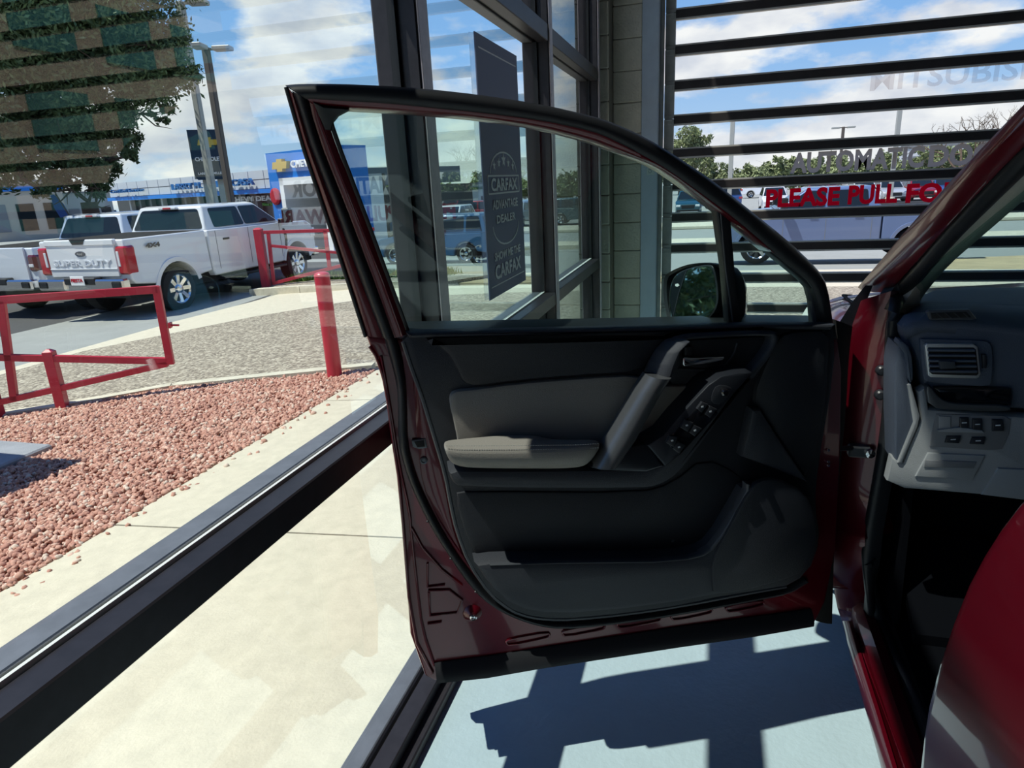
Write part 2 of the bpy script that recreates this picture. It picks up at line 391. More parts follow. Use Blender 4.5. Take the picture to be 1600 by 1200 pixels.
# pink crushed gravel, real stones in one object
def gravel():
    bm = bmesh.new(); bmesh.ops.create_icosphere(bm, subdivisions=1, radius=1); bm.verts.ensure_lookup_table()
    bv = np.array([tuple(v.co) for v in bm.verts])[:12] if False else np.array([tuple(v.co) for v in bm.verts]); bf = np.array([[v.index for v in f.verts] for f in bm.faces]); bm.free()
    if len(bv) > 12:   # subdivisions=1 is the plain icosahedron; guard
        pass
    edge = [(SWX, -2), (SWX, 5.42), (-4.95, 4.97), (-5.73, 4.40), (-6.2, 4.18), (-6.85, 4.0), (-6.85, -2)]
    def inside(x, y):
        c_ = np.zeros(len(x), bool); n = len(edge); j = n - 1
        for i in range(n):
            xi, yi = edge[i]; xj, yj = edge[j]
            q = ((yi > y) != (yj > y)) & (x < (xj - xi) * (y - yi) / (yj - yi + 1e-12) + xi); c_ ^= q; j = i
        return c_
    pts = []
    n1 = 52000
    x = rng.uniform(-6.9, SWX + .03, n1); y = rng.uniform(1.0, 5.45, n1)
    k = inside(x, y); x, y = x[k], y[k]
    # keep only what the frame (and a step aside) could see
    k = (y > 1.2 + .0 * x); x, y = x[k], y[k]
    stray = 90; x = np.r_[x, rng.normal(SWX + .06, .05, stray).clip(SWX, SWX + .3)]; y = np.r_[y, rng.uniform(1, 5.2, stray)]
    n = len(x); z = np.array([gz(a, b) for a, b in zip(x, y)])
    rad = rng.uniform(.010, .021, n); sc = rng.uniform(.55, 1.25, (n, 3)) * rad[:, None]
    V = bv[None] * (1 + rng.uniform(-.28, .28, (n, len(bv), 1)))
    V = V * sc[:, None]
    # random rotation
    q = rng.normal(size=(n, 4)); q /= np.linalg.norm(q, axis=1)[:, None]; w, a, b, c = q.T
    Rm = np.stack([1 - 2 * (b * b + c * c), 2 * (a * b - c * w), 2 * (a * c + b * w), 2 * (a * b + c * w), 1 - 2 * (a * a + c * c), 2 * (b * c - a * w), 2 * (a * c - b * w), 2 * (b * c + a * w), 1 - 2 * (a * a + b * b)], 1).reshape(n, 3, 3)
    V = np.einsum('nij,nkj->nki', Rm, V); V[:, :, 0] += x[:, None]; V[:, :, 1] += y[:, None]; V[:, :, 2] += (z + .022 + rng.uniform(-.004, .014, n))[:, None]
    Fc = (bf[None] + (np.arange(n) * len(bv))[:, None, None]).reshape(-1, 3)
    me = bpy.data.meshes.new('gravel'); me.vertices.add(n * len(bv)); me.vertices.foreach_set('co', V.reshape(-1))
    me.loops.add(Fc.size); me.loops.foreach_set('vertex_index', Fc.reshape(-1).astype(np.int32))
    me.polygons.add(len(Fc)); me.polygons.foreach_set('loop_start', np.arange(0, Fc.size, 3, dtype=np.int32)); me.polygons.foreach_set('loop_total', np.full(len(Fc), 3, np.int32))
    mats = []
    for i, c_ in enumerate([(198, 152, 134), (184, 134, 118), (216, 180, 162), (164, 120, 106), (212, 192, 176), (190, 142, 124)]): mats.append(mat('pink_stone_%d' % i, rgb(*c_), .9))
    for q_ in mats: me.materials.append(q_)
    me.polygons.foreach_set('material_index', np.repeat(rng.choice(6, n, p=[.3, .2, .14, .1, .08, .18]), len(bf)).astype(np.int32))
    me.update(); me.validate()
    o = bpy.data.objects.new('gravel', me); COL.objects.link(o)
    tag(o, 'pink crushed gravel filling the bed between the sidewalk and the red gate', 'gravel', kind='stuff')
gravel()
# the concrete pad in the gravel, with an unseen box added as shadow caster
pad = MB().cbox((-5.9, 1.8, -.42), (-4.60, 3.43, -.185), .012).build('concrete_pad', mat('pad_concrete', rgb(150, 152, 158), .8, var=.1, vscale=9, bump=.3, bscale=80))
tag(pad, 'grey square concrete pad rising from the pink gravel', 'concrete pad')
caster = empty('shadow_caster', (-5.1, 2.3, -.185), 'grey box added out of view on the concrete pad to shade the gravel', 'shadow caster')
m_caster = mat('caster_grey', rgb(150, 156, 150), .5)
MB().cbox((-5.55, 1.95, -.185), (-4.80, 2.72, 1.42), .02).build('housing', m_caster, caster)
MB().cbox((-5.6, 1.9, 1.40), (-4.75, 2.77, 1.47), .02).build('lid', m_caster, caster)
for k_ in (0, 1): MB().cbox((-4.80, 1.99 + k_ * .36, -.1), (-4.785, 2.33 + k_ * .36, 1.36), .004).build('door', m_caster, caster)

# ================================================================== STOREFRONT GLASS WALL  (x = -0.8, along y)
XI, XO, XG = -.742, -.868, -.805
MY = [-6.5, -4.75, -3.05, -1.35, .18, 1.765, 3.29, 4.72]   # near faces of the mullions, each .07 wide
MW = .072; RZ0, RZ1 = .888, .952; UZ0, UZ1 = 2.105, 2.178; HB, HT = .0, 4.05
sf = bpy.data.objects.new('window_1', None); COL.objects.link(sf); struct(sf); ORG['window_1'] = (0, 0, 0)
for y in MY:
    mb = MB(); mb.cbox((XG + .008, y, HB), (XI, y + MW, 4.2), .003); mb.cbox((XO, y + .004, HB), (XG - .008, y + MW - .004, 4.2), .003); mb.box((XG - .009, y + .02, HB), (XG + .009, y + MW - .02, 4.2))
    mb.build('mullion', m_alum, sf)
    # inner face strip, the light on it painted as paler metal
    MB().cbox((XI + .001, y + .004, .09), (XI + .006, y + MW - .004, 4.15), .001).build('mullion_face', m_alumL, sf)
def hrail(z0, z1, name='transom', inner=m_alumL):
    for a, b in zip(MY[:-1], MY[1:]):
        y0, y1 = a + MW, b
        MB().cbox((XG + .012, y0, z0), (XI, y1, z1), .003).build(name, m_alum, sf)
        MB().cbox((XO, y0, z0 + .004), (XG - .012, y1, z1 + .002), .003).build(name + '_outer', m_alumO, sf)
        MB().box((XG - .012, y0, z1 - .02), (XG - .004, y1, z1 + .004)).build('gasket', m_blk, sf)
        MB().box((XG + .004, y0, z1 - .02), (XG + .010, y1, z1 + .006)).build('glazing_bead', m_ltr, sf)
        MB().box((XG - .004, y0, z0 + .01), (XG + .004, y1, z1 - .02)).build('gasket', m_blk, sf)
hrail(RZ0, RZ1); hrail(UZ0, UZ1); hrail(3.30, 3.37)
for a, b in zip(MY[:-1], MY[1:]):
    y0, y1 = a + MW, b
    MB().cbox((XO - .02, y0, 0), (XI + .03, y1, .035), .004).build('sill_rail', m_alum, sf)
    MB().cbox((XO, y0, .035), (XG - .008, y1, .075), .003).build('sill_stop', m_alumO, sf)
    MB().cbox((XG + .008, y0, .035), (XI, y1, .07), .003).build('sill_stop', m_alum, sf)
    for z0, z1 in ((.03, RZ0 + .012), (RZ1 - .012, UZ0 + .012), (UZ1 - .012, 3.312), (3.358, 4.1)):
        MB().box((XG - .003, y0 - .01, z0), (XG + .003, y1 + .01, z1)).build('glass_pane', m_glass, sf)
        # black spacer strips at the pane's upright edges
        for yy in (y0, y1 - .014): MB().box((XG - .011, yy, z0 + .01), (XG + .011, yy + .014, z1 - .012)).build('pane_gasket', m_blk, sf)
struct(MB().box((XO, -6.6, 4.1), (XI + .02, 4.9, 4.6)).build('wall_left', m_wall))

# ================================================================== INTERIOR SHELL
struct(MB().box((XO + .02, -7, -.2), (8, 5.3, 0)).build('floor', m_floor))
struct(MB().box((-1.0, -7.2, 4.6), (8.2, 5.4, 4.75)).build('ceiling', mat('ceiling', rgb(62, 62, 64), .9)))
struct(MB().box((-1.0, -7.2, -.1), (8.2, -7.0, 4.6)).build('wall_back', m_wall))
struct(MB().box((8.0, -7.0, -.1), (8.2, 5.4, 4.6)).build('wall_right', m_wall))
# ---- front wall: stacked concrete blocks left of the overhead door
wf = bpy.data.objects.new('wall_front', None); COL.objects.link(wf); struct(wf); ORG['wall_front'] = (0, 0, 0)
bz = .014
for k in range(21):
    z0 = k * .2035 + bz - .06; z1 = z0 + .2005
    MB().cbox((-.686, 5.05, max(z0, 0)), (-.487, 5.42, z1), .006).build('concrete_block', m_block, wf)
    MB().cbox((-.86, 4.86 + .0, max(z0, 0)), (-.69, 5.42, z1), .006).build('concrete_block', m_block, wf)
MB().box((-.68, 5.06, 0), (-.49, 5.41, 4.2)).build('mortar', mat('mortar', rgb(140, 132, 118), .95), wf)
MB().box((-.85, 4.87, 0), (-.688, 5.41, 4.2)).build('mortar', MATS['mortar'], wf)
MB().cbox((-.90, 4.79, 0), (-.80, 4.862, 4.2), .004).build('end_jamb', m_alum, wf)
MB().box((-.9, 5.25, 4.16), (8, 5.42, 4.6)).build('header', m_wall, wf)
MB().box((5.75, 5.25, 0), (8, 5.42, 4.2)).build('pier', m_block, wf)
# steel jamb and track
dr = bpy.data.objects.new('door_1', None); COL.objects.link(dr); struct(dr); ORG['door_1'] = (0, 0, 0)
YD = 5.2
MB().cbox((-.486, 5.02, 0), (-.372, 5.30, 4.2), .004).build('jamb_channel', m_jamb, dr)
MB().cbox((-.371, 5.10, 0), (-.345, 5.16, 4.2), .003).build('track', m_galv, dr)
MB().cbox((5.66, 5.06, 0), (5.76, 5.30, 4.2), .004).build('jamb_channel', m_jamb, dr)
stk = MB().box((-.445, 5.016, 1.50), (-.392, 5.020, 1.645)).build('caution_sticker', mat('sticker', rgb(205, 214, 210), .6), dr)
text('sticker_lettering', 'CAUTION', (-.412, 5.015, 1.51), (0, 0, 1), (-1, 0, 0), .022, .12, .001, m_lgrey, dr)
DX0, DX1 = -.275, 5.62
DZ = [.964 - 4 * .2243 + .2243 * k for k in range(19)]
for k, z in enumerate(DZ):
    mb = MB(); mb.cbox((DX0, YD - .02, z - .026), (DX1, YD + .03, z + .026), .003)
    mb.build('rail', m_rail, dr)
    mb = MB(); mb.box((DX0, YD - .018, z + .026), (DX1, YD + .02, z + .036)); mb.box((DX0, YD - .018, z - .037), (DX1, YD + .02, z - .026)); mb.build('rail_edge', m_railE, dr)
    if k < len(DZ) - 1:
        z1 = DZ[k + 1]; MB().box((DX0, YD, z + .03), (DX1, YD + .006, z1 - .03)).build('pane', m_dglass, dr)
        mb = MB(); mb.cbox((DX0 - .068, YD - .025, z + .012), (DX0 + .0, YD + .03, z1 - .014 + .022), .003)
        mb.build('stile', m_galv, dr)
        mb = MB(); mb.cbox((DX0 - .062, YD - .034, z - .03), (DX0 - .012, YD - .026, z + .03), .002); mb.tube([(DX0 - .062, YD - .036, z + .002), (DX0 - .012, YD - .036, z + .002)], .006, 6)
        for q in (-.02, .02): mb.lathe((DX0 - .037, YD - .034, z + q), (0, -1, 0), [(0, .005), (.004, .004)], 6)
        mb.build('hinge', m_galv, dr)
    if k % 1 == 0 and k < len(DZ) - 1:
        MB().cbox((DX1, YD - .025, z + .01), (DX1 + .05, YD + .03, DZ[k + 1] + .01), .003).build('stile', m_galv, dr)
# lettering stuck on the door
def dlet(s, a, b, c, w_extra, m, name, shear=0, y=YD - .004, bold=.04):
    A = hit(*a, (0, 1, 0), y); B = hit(*b, (0, 1, 0), y); T = hit(*c, (0, 1, 0), y)
    return text(name, s, A, (1, 0, 0), (0, 0, 1), abs(T[2] - A[2]), abs(B[0] - A[0]) * w_extra, 0, m, dr, bold=bold)
m_gl = vinyl('grey_vinyl_letter', rgb(176, 168, 168)); m_rv = vinyl('red_vinyl_letter', rgb(215, 10, 42)); m_rl = mat('red_letter', rgb(178, 10, 34), .5)
ZA = abs(hit(1234, 272, (0, 1, 0), YD)[2] - hit(1234, 239, (0, 1, 0), YD)[2]); ZP = abs(hit(1324, 320, (0, 1, 0), YD)[2] - hit(1324, 290, (0, 1, 0), YD)[2])
m_wl = glass('pale_letter', (.92, .90, .90), .3, .3)
dlet('AUTOMATIC', (1234, 272), (1442, 263), (1234, 239), 1, m_gl, 'lettering_automatic')
A = hit(1449, 263, (0, 1, 0), YD - .004); text('lettering_door', 'DOOR', (A[0], YD - .004, hit(1234, 272, (0, 1, 0), YD - .004)[2]), (1, 0, 0), (0, 0, 1), ZA, .50, 0, m_gl, dr, bold=.04)
dlet('PLEASE', (1196, 325), (1311, 320), (1196, 296), 1, m_rv, 'lettering_please')
dlet('PULL', (1324, 320), (1401, 317), (1324, 290), 1, m_rv, 'lettering_pull')
A = hit(1414, 318, (0, 1, 0), YD - .004); text('lettering_forward', 'FORWARD', (A[0], YD - .004, hit(1324, 321, (0, 1, 0), YD - .004)[2]), (1, 0, 0), (0, 0, 1), ZP, .84, 0, m_rv, dr, bold=.04)
A = hit(1372, 143, (0, 1, 0), YD + .01); text('lettering_mitsubishi', 'MITSUBISHI', (A[0] - .05, YD + .01, A[2] + .005), (1, 0, 0), (0, 0, 1), .13, 1.02, .002, m_wl, dr, bold=.015)

# ---- poster on the outside of the glass, seen through it
m_pw = mat('poster_white', rgb(235, 236, 240), .6)
def poster():
    x = XG + .014
    q = [hit(742, 44, (1, 0, 0), x), hit(808, 92, (1, 0, 0), x), hit(821, 438, (1, 0, 0), x), hit(765, 470, (1, 0, 0), x)]
    y0 = (q[0][1] + q[3][1]) / 2; y1 = (q[1][1] + q[2][1]) / 2; zt = (q[0][2] + q[1][2]) / 2; zb = (q[2][2] + q[3][2]) / 2
    root = empty('dealer_poster', (x, (y0 + y1) / 2, zb), 'tall narrow navy dealer poster stuck inside the storefront glass, behind the open car door', 'poster')
    MB().box((x - .004, y0, zb), (x, y1, zt)).build('sheet', mat('poster_navy', rgb(104, 114, 146), .6), root)
    W_, H_ = y1 - y0, zt - zb
    def L(s, u, v, h, w, nm): text(nm, s, (x + .002, y0 + u * W_, zb + v * H_), (0, 1, 0), (0, 0, 1), h * H_, w * W_, .001, m_pw, root, center=True, bold=.03)
    mb = MB()
    for a in (.045, .95): MB().box((x, y0 + .05 * W_, zb + a * H_), (x + .0015, y1 - .05 * W_, zb + (a + .005) * H_)).build('border_line', m_pw, root)
    L('CARFAX', .5, .455, .052, .68, 'lettering'); L('ADVANTAGE', .5, .375, .038, .66, 'lettering'); L('DEALER', .5, .315, .034, .50, 'lettering')
    L('SHOW ME THE', .5, .165, .036, .70, 'lettering'); L('CARFAX', .5, .10, .060, .70, 'lettering')
    mb = MB(); ya, yb = y0 + .1 * W_, y1 - .1 * W_
    def ln(y_a, z_a, y_b, z_b, t=.006):
        d = nrm([y_b - y_a, z_b - z_a]); n = np.array([-d[1], d[0]]) * t / 2
        pts = [(y_a + n[0], z_a + n[1]), (y_b + n[0], z_b + n[1]), (y_b - n[0], z_b - n[1]), (y_a - n[0], z_a - n[1])]
        mb.prism([(x, *p) for p in pts], [(x + .0015, *p) for p in pts])
    for zz in (.42, .49): ln(ya, zb + zz * H_, yb, zb + zz * H_)
    for yy in (ya, yb): ln(yy, zb + .42 * H_, yy, zb + .49 * H_)
    cy = (y0 + y1) / 2
    for s_, zc in ((1, .50), (-1, .29)):
        P = [(cy + .34 * W_ * math.cos(t), zb + zc * H_ + s_ * .085 * H_ * math.sin(t)) for t in np.linspace(.0, math.pi, 13)]
        for a, b in zip(P[:-1], P[1:]): ln(*a, *b)
    for i in range(5):
        c0 = np.array([cy + (i - 2) * .12 * W_, zb + (.53 + .012 * (2 - abs(i - 2))) * H_]); r_ = .04 * W_ * (1.4 if i == 2 else 1)
        P = [c0 + (r_ if j % 2 == 0 else r_ * .42) * np.array([math.sin(j * math.pi / 5), math.cos(j * math.pi / 5)]) for j in range(10)]
        mb.prism([(x, *p) for p in P], [(x + .0015, *p) for p in P])
    mb.build('badge_outline', m_pw, root)
poster()

# ================================================================== OUTDOORS
def frame_fn(o, d, up=(0, 0, 1)):
    o = np.asarray(o, float); d = nrm(d); up = np.asarray(up, float); n = nrm(np.cross(d, up))
    return lambda p: tuple(o + d * p[0] + n * p[1] + up * p[2])
# ---- swing barrier gate with post
def gate_near():
    G0 = gr(100, 642); zt = .70
    # direction: the top rail must run level through both measured pixels
    best = None
    for z in np.linspace(-.1, 1.2, 261):
        a = hit(2, 463, (0, 0, 1), z); b = hit(246, 447, (0, 0, 1), z); d = nrm((b - a)[:2]); g = np.array(G0[:2]) - a[:2]; e_ = abs(g[0] * d[1] - g[1] * d[0])
        if best is None or e_ < best[0]: best = (e_, z, a, b)
    _, zt, a, b = best; d = nrm([b[0] - a[0], b[1] - a[1], 0]); n = np.array([-d[1], d[0], 0])
    root = empty('barrier_gate', (G0[0], G0[1], gz(*G0[:2])), 'red steel swing barrier gate leaf behind the pink gravel at the left edge', 'gate')
    pl = n @ np.array([a[0], a[1], 0])
    Pp = lambda x, y: hit(x, y, n, pl)
    def bar(p, q, w, nm, t=.045, cap=False):
        p = np.asarray(p); q = np.asarray(q); u = nrm(q - p); v = nrm(np.cross(n, u)) * w / 2; m = n * t / 2
        R0 = [p + v + m, p - v + m, p - v - m, p + v - m]; R1 = [q + v + m, q - v + m, q - v - m, q + v - m]
        return MB().prism(R0, R1).build(nm, m_rpaint, root, bevel=.003)
    cx_ = lambda x, y0, y1: (Pp(x, y0), Pp(x, y1))
    tl = Pp(-60, 472); tr = Pp(243, 452)
    w = np.linalg.norm(Pp(150, 447) - Pp(150, 458))
    w = .068
    bar(Pp(-60, 473), Pp(248, 452), w, 'top_rail')
    bar(Pp(244, 447), Pp(267, 569), w * .95, 'end_stile')
    bar(Pp(-60, 557), Pp(262, 564), w * .9, 'middle_rail')
    bar(Pp(-60, 642), Pp(262, 568), w * .8, 'brace_rail')
    bar(Pp(2, 470), Pp(23, 626), w * .9, 'upright')
    h_ = Pp(-60, 468); g_ = gz(h_[0], h_[1]); MB().cbox((h_[0] - .06, h_[1] - .06, g_ - .05), (h_[0] + .06, h_[1] + .06, h_[2] + .12), .008).build('hinge_post', m_rpaint, root)
    bar(Pp(264, 508), Pp(268, 508), .05, 'latch_plate', .06)
    bar(Pp(266, 508), Pp(280, 508), .016, 'latch_pin', .02)
    # square post with a pyramid cap standing in front
    p0 = np.array([G0[0], G0[1], gz(*G0[:2]) - .05]); pt = hit(82, 549, n, n @ p0)
    s = .043; mb = MB(); f_ = frame_fn((p0[0], p0[1], 0), d)
    z0, z1 = p0[2], pt[2]
    rings = [[f_((sx * s, sy * s, z)) for sx, sy in ((-1, -1), (1, -1), (1, 1), (-1, 1))] for z in (z0, z1)]
    mb.prism(rings[0], rings[1], [[f_((sx * s * .3, sy * s * .3, z1 + .025)) for sx, sy in ((-1, -1), (1, -1), (1, 1), (-1, 1))]])
    mb.build('stop_post', m_rpaint, root, bevel=.003)
gate_near()
def gate_far():
    G0 = gr(418, 455); root = empty('barrier_gate', (G0[0], G0[1], gz(*G0[:2])), 'red steel swing gate on a thick square post on the far kerbed island', 'gate')
    top = at(402, 358, math.hypot(G0[0], G0[1])); z0 = G0[2] - .05; s = .085
    d = nrm([1, .30, 0]); n = np.array([-d[1], d[0], 0]); pl = n @ G0
    f_ = frame_fn((G0[0], G0[1], 0), d); z1 = top[2]
    sq = lambda z, k: [f_((sx * s * k, sy * s * k, z)) for sx, sy in ((-1, -1), (1, -1), (1, 1), (-1, 1))]
    MB().prism(sq(z0, 1), sq(z1, 1), [sq(z1 + .03, .4)]).build('post', m_rpaint, root, bevel=.006)
    Pp = lambda x, y: hit(x, y, n, pl)
    def bar(p, q, w, nm):
        p = np.asarray(p); q = np.asarray(q); u = nrm(q - p); v = nrm(np.cross(n, u)) * w / 2; m = n * .03
        MB().prism([p + v + m, p - v + m, p - v - m, p + v - m], [q + v + m, q - v + m, q - v - m, q + v - m]).build(nm, m_rpaint, root, bevel=.004)
    bar(Pp(412, 363), Pp(585, 358), .07, 'top_rail'); bar(Pp(419, 363), Pp(428, 443), .07, 'end_stile'); bar(Pp(426, 443), Pp(560, 408), .07, 'brace_rail')
    bar(Pp(424, 384), Pp(560, 398), .06, 'middle_rail'); bar(Pp(508, 360), Pp(515, 418), .08, 'upright')
gate_far()
def bollard():
    G0 = gr(524, 592); r = .068; root = empty('bollard', (G0[0], G0[1], gz(*G0[:2])), 'red round steel bollard alone at the tip of the gravel bed', 'bollard')
    t = at(487, 427, math.hypot(G0[0], G0[1])); z0 = G0[2] - .05; h = t[2] - z0
    MB().lathe((G0[0], G0[1], z0), (0, 0, 1), [(0, r), (h - .03, r)], 24).build('pipe', m_rpaint, root, smooth=True)
    MB().lathe((G0[0], G0[1], z0 + h - .03), (0, 0, 1), [(0, r + .002), (.012, r), (.026, r * .85), (.034, r * .5), (.037, 0)], 24).build('domed_cap', m_rpaint, root, smooth=True)
bollard()
# ---- kerbed island with gravel and grass
isl = [gr(392, 463), gr(470, 458), gr(600, 452), gr(700, 447)]
I0 = [p[:2] for p in isl]; ipoly = I0 + [I0[-1] + np.array([.6, 3.2]), I0[0] + np.array([.5, 3.0]), I0[0] + np.array([-.15, .8])]
io = drape('island_bed', ipoly, m_aggr, th=.10, step=.8); struct(io)
for i in range(len(isl) - 1):
    a, b = I0[i], I0[i + 1]; k = max(1, round(np.linalg.norm(b - a) / 1.3))
    for j in range(k):
        p = a + (b - a) * j / k; q = a + (b - a) * (j + 1) / k; d = nrm(q - p); n = np.array([-d[1], d[0]]) * .16; e_ = d * .006
        struct(drape('kerb_length', [p + e_ - n * .2, q - e_ - n * .2, q - e_ + n, p + e_ + n], m_curb, th=.145, step=1))
def blades(name, pts, hgt, wid, m, label, cat):
    mb = MB()
    for (x, y, z) in pts:
        a = random.uniform(0, 6.28); w = wid * random.uniform(.6, 1.2); h = hgt * random.uniform(.5, 1.2); dx, dy = math.cos(a) * w, math.sin(a) * w; lx, ly = random.uniform(-.5, .5) * h, random.uniform(-.5, .5) * h
        mb.add([(x - dx, y - dy, z), (x + dx, y + dy, z), (x + lx, y + ly, z + h)], [(0, 1, 2)])
    return tag(mb.build(name, m), label, cat, kind='stuff')
pts = []
for i in range(5000):
    t = random.random(); p = np.array(gr(462, 446)[:2]) * (1 - t) + np.array(gr(700, 436)[:2]) * t + np.array([random.gauss(0, .1), random.uniform(-.3, .5)]); pts.append((p[0], p[1], gz(*p) + .1))
blades('island_grass', pts, .17, .02, m_grass, 'low green grass growing on the kerbed island by the far red gate', 'grass')

# ---- vehicles
def wheel(parent, x, y, r, side, w=.26, spokes=8, rim=.62, rimmat=None):
    s = side; t = MB(); ax = (0, s, 0)
    pr = [(-w / 2, r * .80), (-w * .42, r * .96), (-w * .25, r), (w * .25, r), (w * .42, r * .96), (w / 2, r * .80), (w / 2, r * .66), (w * .35, r * .62)]
    t.lathe((x, y, r), ax, pr, 28); o = t.build('tyre', m_tyre, parent, smooth=True)
    m = rimmat or m_chrome
    k = MB(); R_ = r * rim
    n = 28
    for a0, a1 in ((R_ * .93, R_ * 1.06),):
        ring = []
        for j in range(n):
            th = 2 * math.pi * j / n; c, q = math.cos(th), math.sin(th)
            ring.append([(x + c * a0, y + s * w * .36, r + q * a0), (x + c * a1, y + s * w * .47, r + q * a1), (x + c * a1, y + s * w * .30, r + q * a1), (x + c * a0, y + s * w * .25, r + q * a0)])
        vs = [p for q in ring for p in q]; fs = [(4 * j + i, 4 * j + (i + 1) % 4, 4 * ((j + 1) % n) + (i + 1) % 4, 4 * ((j + 1) % n) + i) for j in range(n) for i in range(4)]
        k.add(vs, fs)
    for j in range(spokes):
        th = 2 * math.pi * j / spokes; c, q = math.cos(th), math.sin(th); tx, tz = -q, c; w0 = R_ * .16; w1 = R_ * (.21 if spokes > 5 else .27)
        yo = y + s * w * .45; yi = y + s * w * .28; A0, A1 = R_ * .2, R_ * .97
        P = lambda a, b, yy: (x + c * a + tx * b, yy, r + q * a + tz * b)
        k.prism([P(A0, -w0, yi), P(A1, -w1, yi), P(A1, w1, yi), P(A0, w0, yi)], [P(A0, -w0 * .8, yo - s * .03), P(A1, -w1 * .7, yo), P(A1, w1 * .7, yo), P(A0, w0 * .8, yo - s * .03)])
    k.lathe((x, y + s * w * .25, r), ax, [(0, R_ * .32), (w * .2, R_ * .30), (w * .26, R_ * .16)], 16)
    k.build('rim', m, o, smooth=35)
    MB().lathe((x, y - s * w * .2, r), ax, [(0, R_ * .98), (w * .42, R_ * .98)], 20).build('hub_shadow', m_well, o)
def arc(cx, cz, r, a0, a1, n=9): return [(cx + r * math.cos(math.radians(a0 + (a1 - a0) * i / n)), cz + r * math.sin(math.radians(a0 + (a1 - a0) * i / n))) for i in range(n + 1)]
def side_body(prof, hw, name, m, parent, inner=.12, bevel=.02, hwf=None):
    """solid of a side profile (x, z); hwf(z, x) gives the half width"""
    hwf = hwf or (lambda x, z: hw)
    n = len(prof); L = [(x, hwf(x, z), z) for x, z in prof]; Rr = [(x, -hwf(x, z), z) for x, z in prof]
    return MB().prism(L, Rr).build(name, m, parent, bevel=bevel, smooth=30)
def rnd(P, r):
    P = [np.asarray(p, float) for p in P]; out = []
    for i, p in enumerate(P):
        a = P[i - 1] - p; b = P[(i + 1) % len(P)] - p; la, lb = np.linalg.norm(a), np.linalg.norm(b); q = min(r, la * .4, lb * .4)
        A, B = p + a / la * q, p + b / lb * q; out += [A, A * .25 + p * .5 + B * .25, B]
    return out
def greenhouse(parent, m, xb0, xt0, xt1, xb1, zb, zt, hb, ht, panes, rear_win=True, front_win=True, glassm=None, bev=.03):
    gm = glassm or m_tint
    mb = MB(); P = lambda x, y, z: (x, y, z)
    b = [(xb0, -hb, zb), (xb1, -hb * .97, zb), (xb1, hb * .97, zb), (xb0, hb, zb)]; t = [(xt0, -ht, zt), (xt1, -ht, zt), (xt1, ht, zt), (xt0, ht, zt)]
    t2 = [((x - (xt0 + xt1) / 2) * .9 + (xt0 + xt1) / 2, y * .85, z + .03) for x, y, z in t]
    mb.prism(b, t, [t2]); o = mb.build('cab', m, parent, bevel=bev, smooth=30)
    h = zt - zb
    def X(x, zf): # map fraction: side edge x positions shear with height
        return x
    for (a0, a1, c1, c0) in panes:   # bottom-left x, bottom-right x, top-right x, top-left x  (side windows)
        for s in (-1, 1):
            y = lambda z: s * (hb + (ht - hb) * (z - zb) / h)
            z0, z1 = zb + h * .10, zb + h * .90
            q = [(a0, z0), (a1, z0), (c1, z1), (c0, z1)]
            c_ = rnd([(x, 0, z) for x, z in q], .05)
            MB().prism([(p[0], y(p[2]) - s * .02, p[2]) for p in c_], [(p[0], y(p[2]) + s * .006, p[2]) for p in c_]).build('side_window', gm, parent)
    if rear_win:
        f_ = lambda y, k: ((xb0 + (xt0 - xb0) * k) , y, zb + h * k)
        q = rnd([f_(-hb * .92, .08), f_(hb * .92, .08), f_(ht * .90, .90), f_(-ht * .90, .90)], .06)
        MB().prism([(p[0] + .03, p[1], p[2]) for p in q], [(p[0] - .008, p[1], p[2]) for p in q]).build('rear_window', gm, parent)
    if front_win:
        f_ = lambda y, k: ((xb1 + (xt1 - xb1) * k), y, zb + h * k)
        q = rnd([f_(-hb * .90, .06), f_(hb * .90, .06), f_(ht * .90, .92), f_(-ht * .90, .92)], .06)
        MB().prism([(p[0] - .03, p[1], p[2]) for p in q], [(p[0] + .008, p[1], p[2]) for p in q]).build('windscreen', gm, parent)
    return o
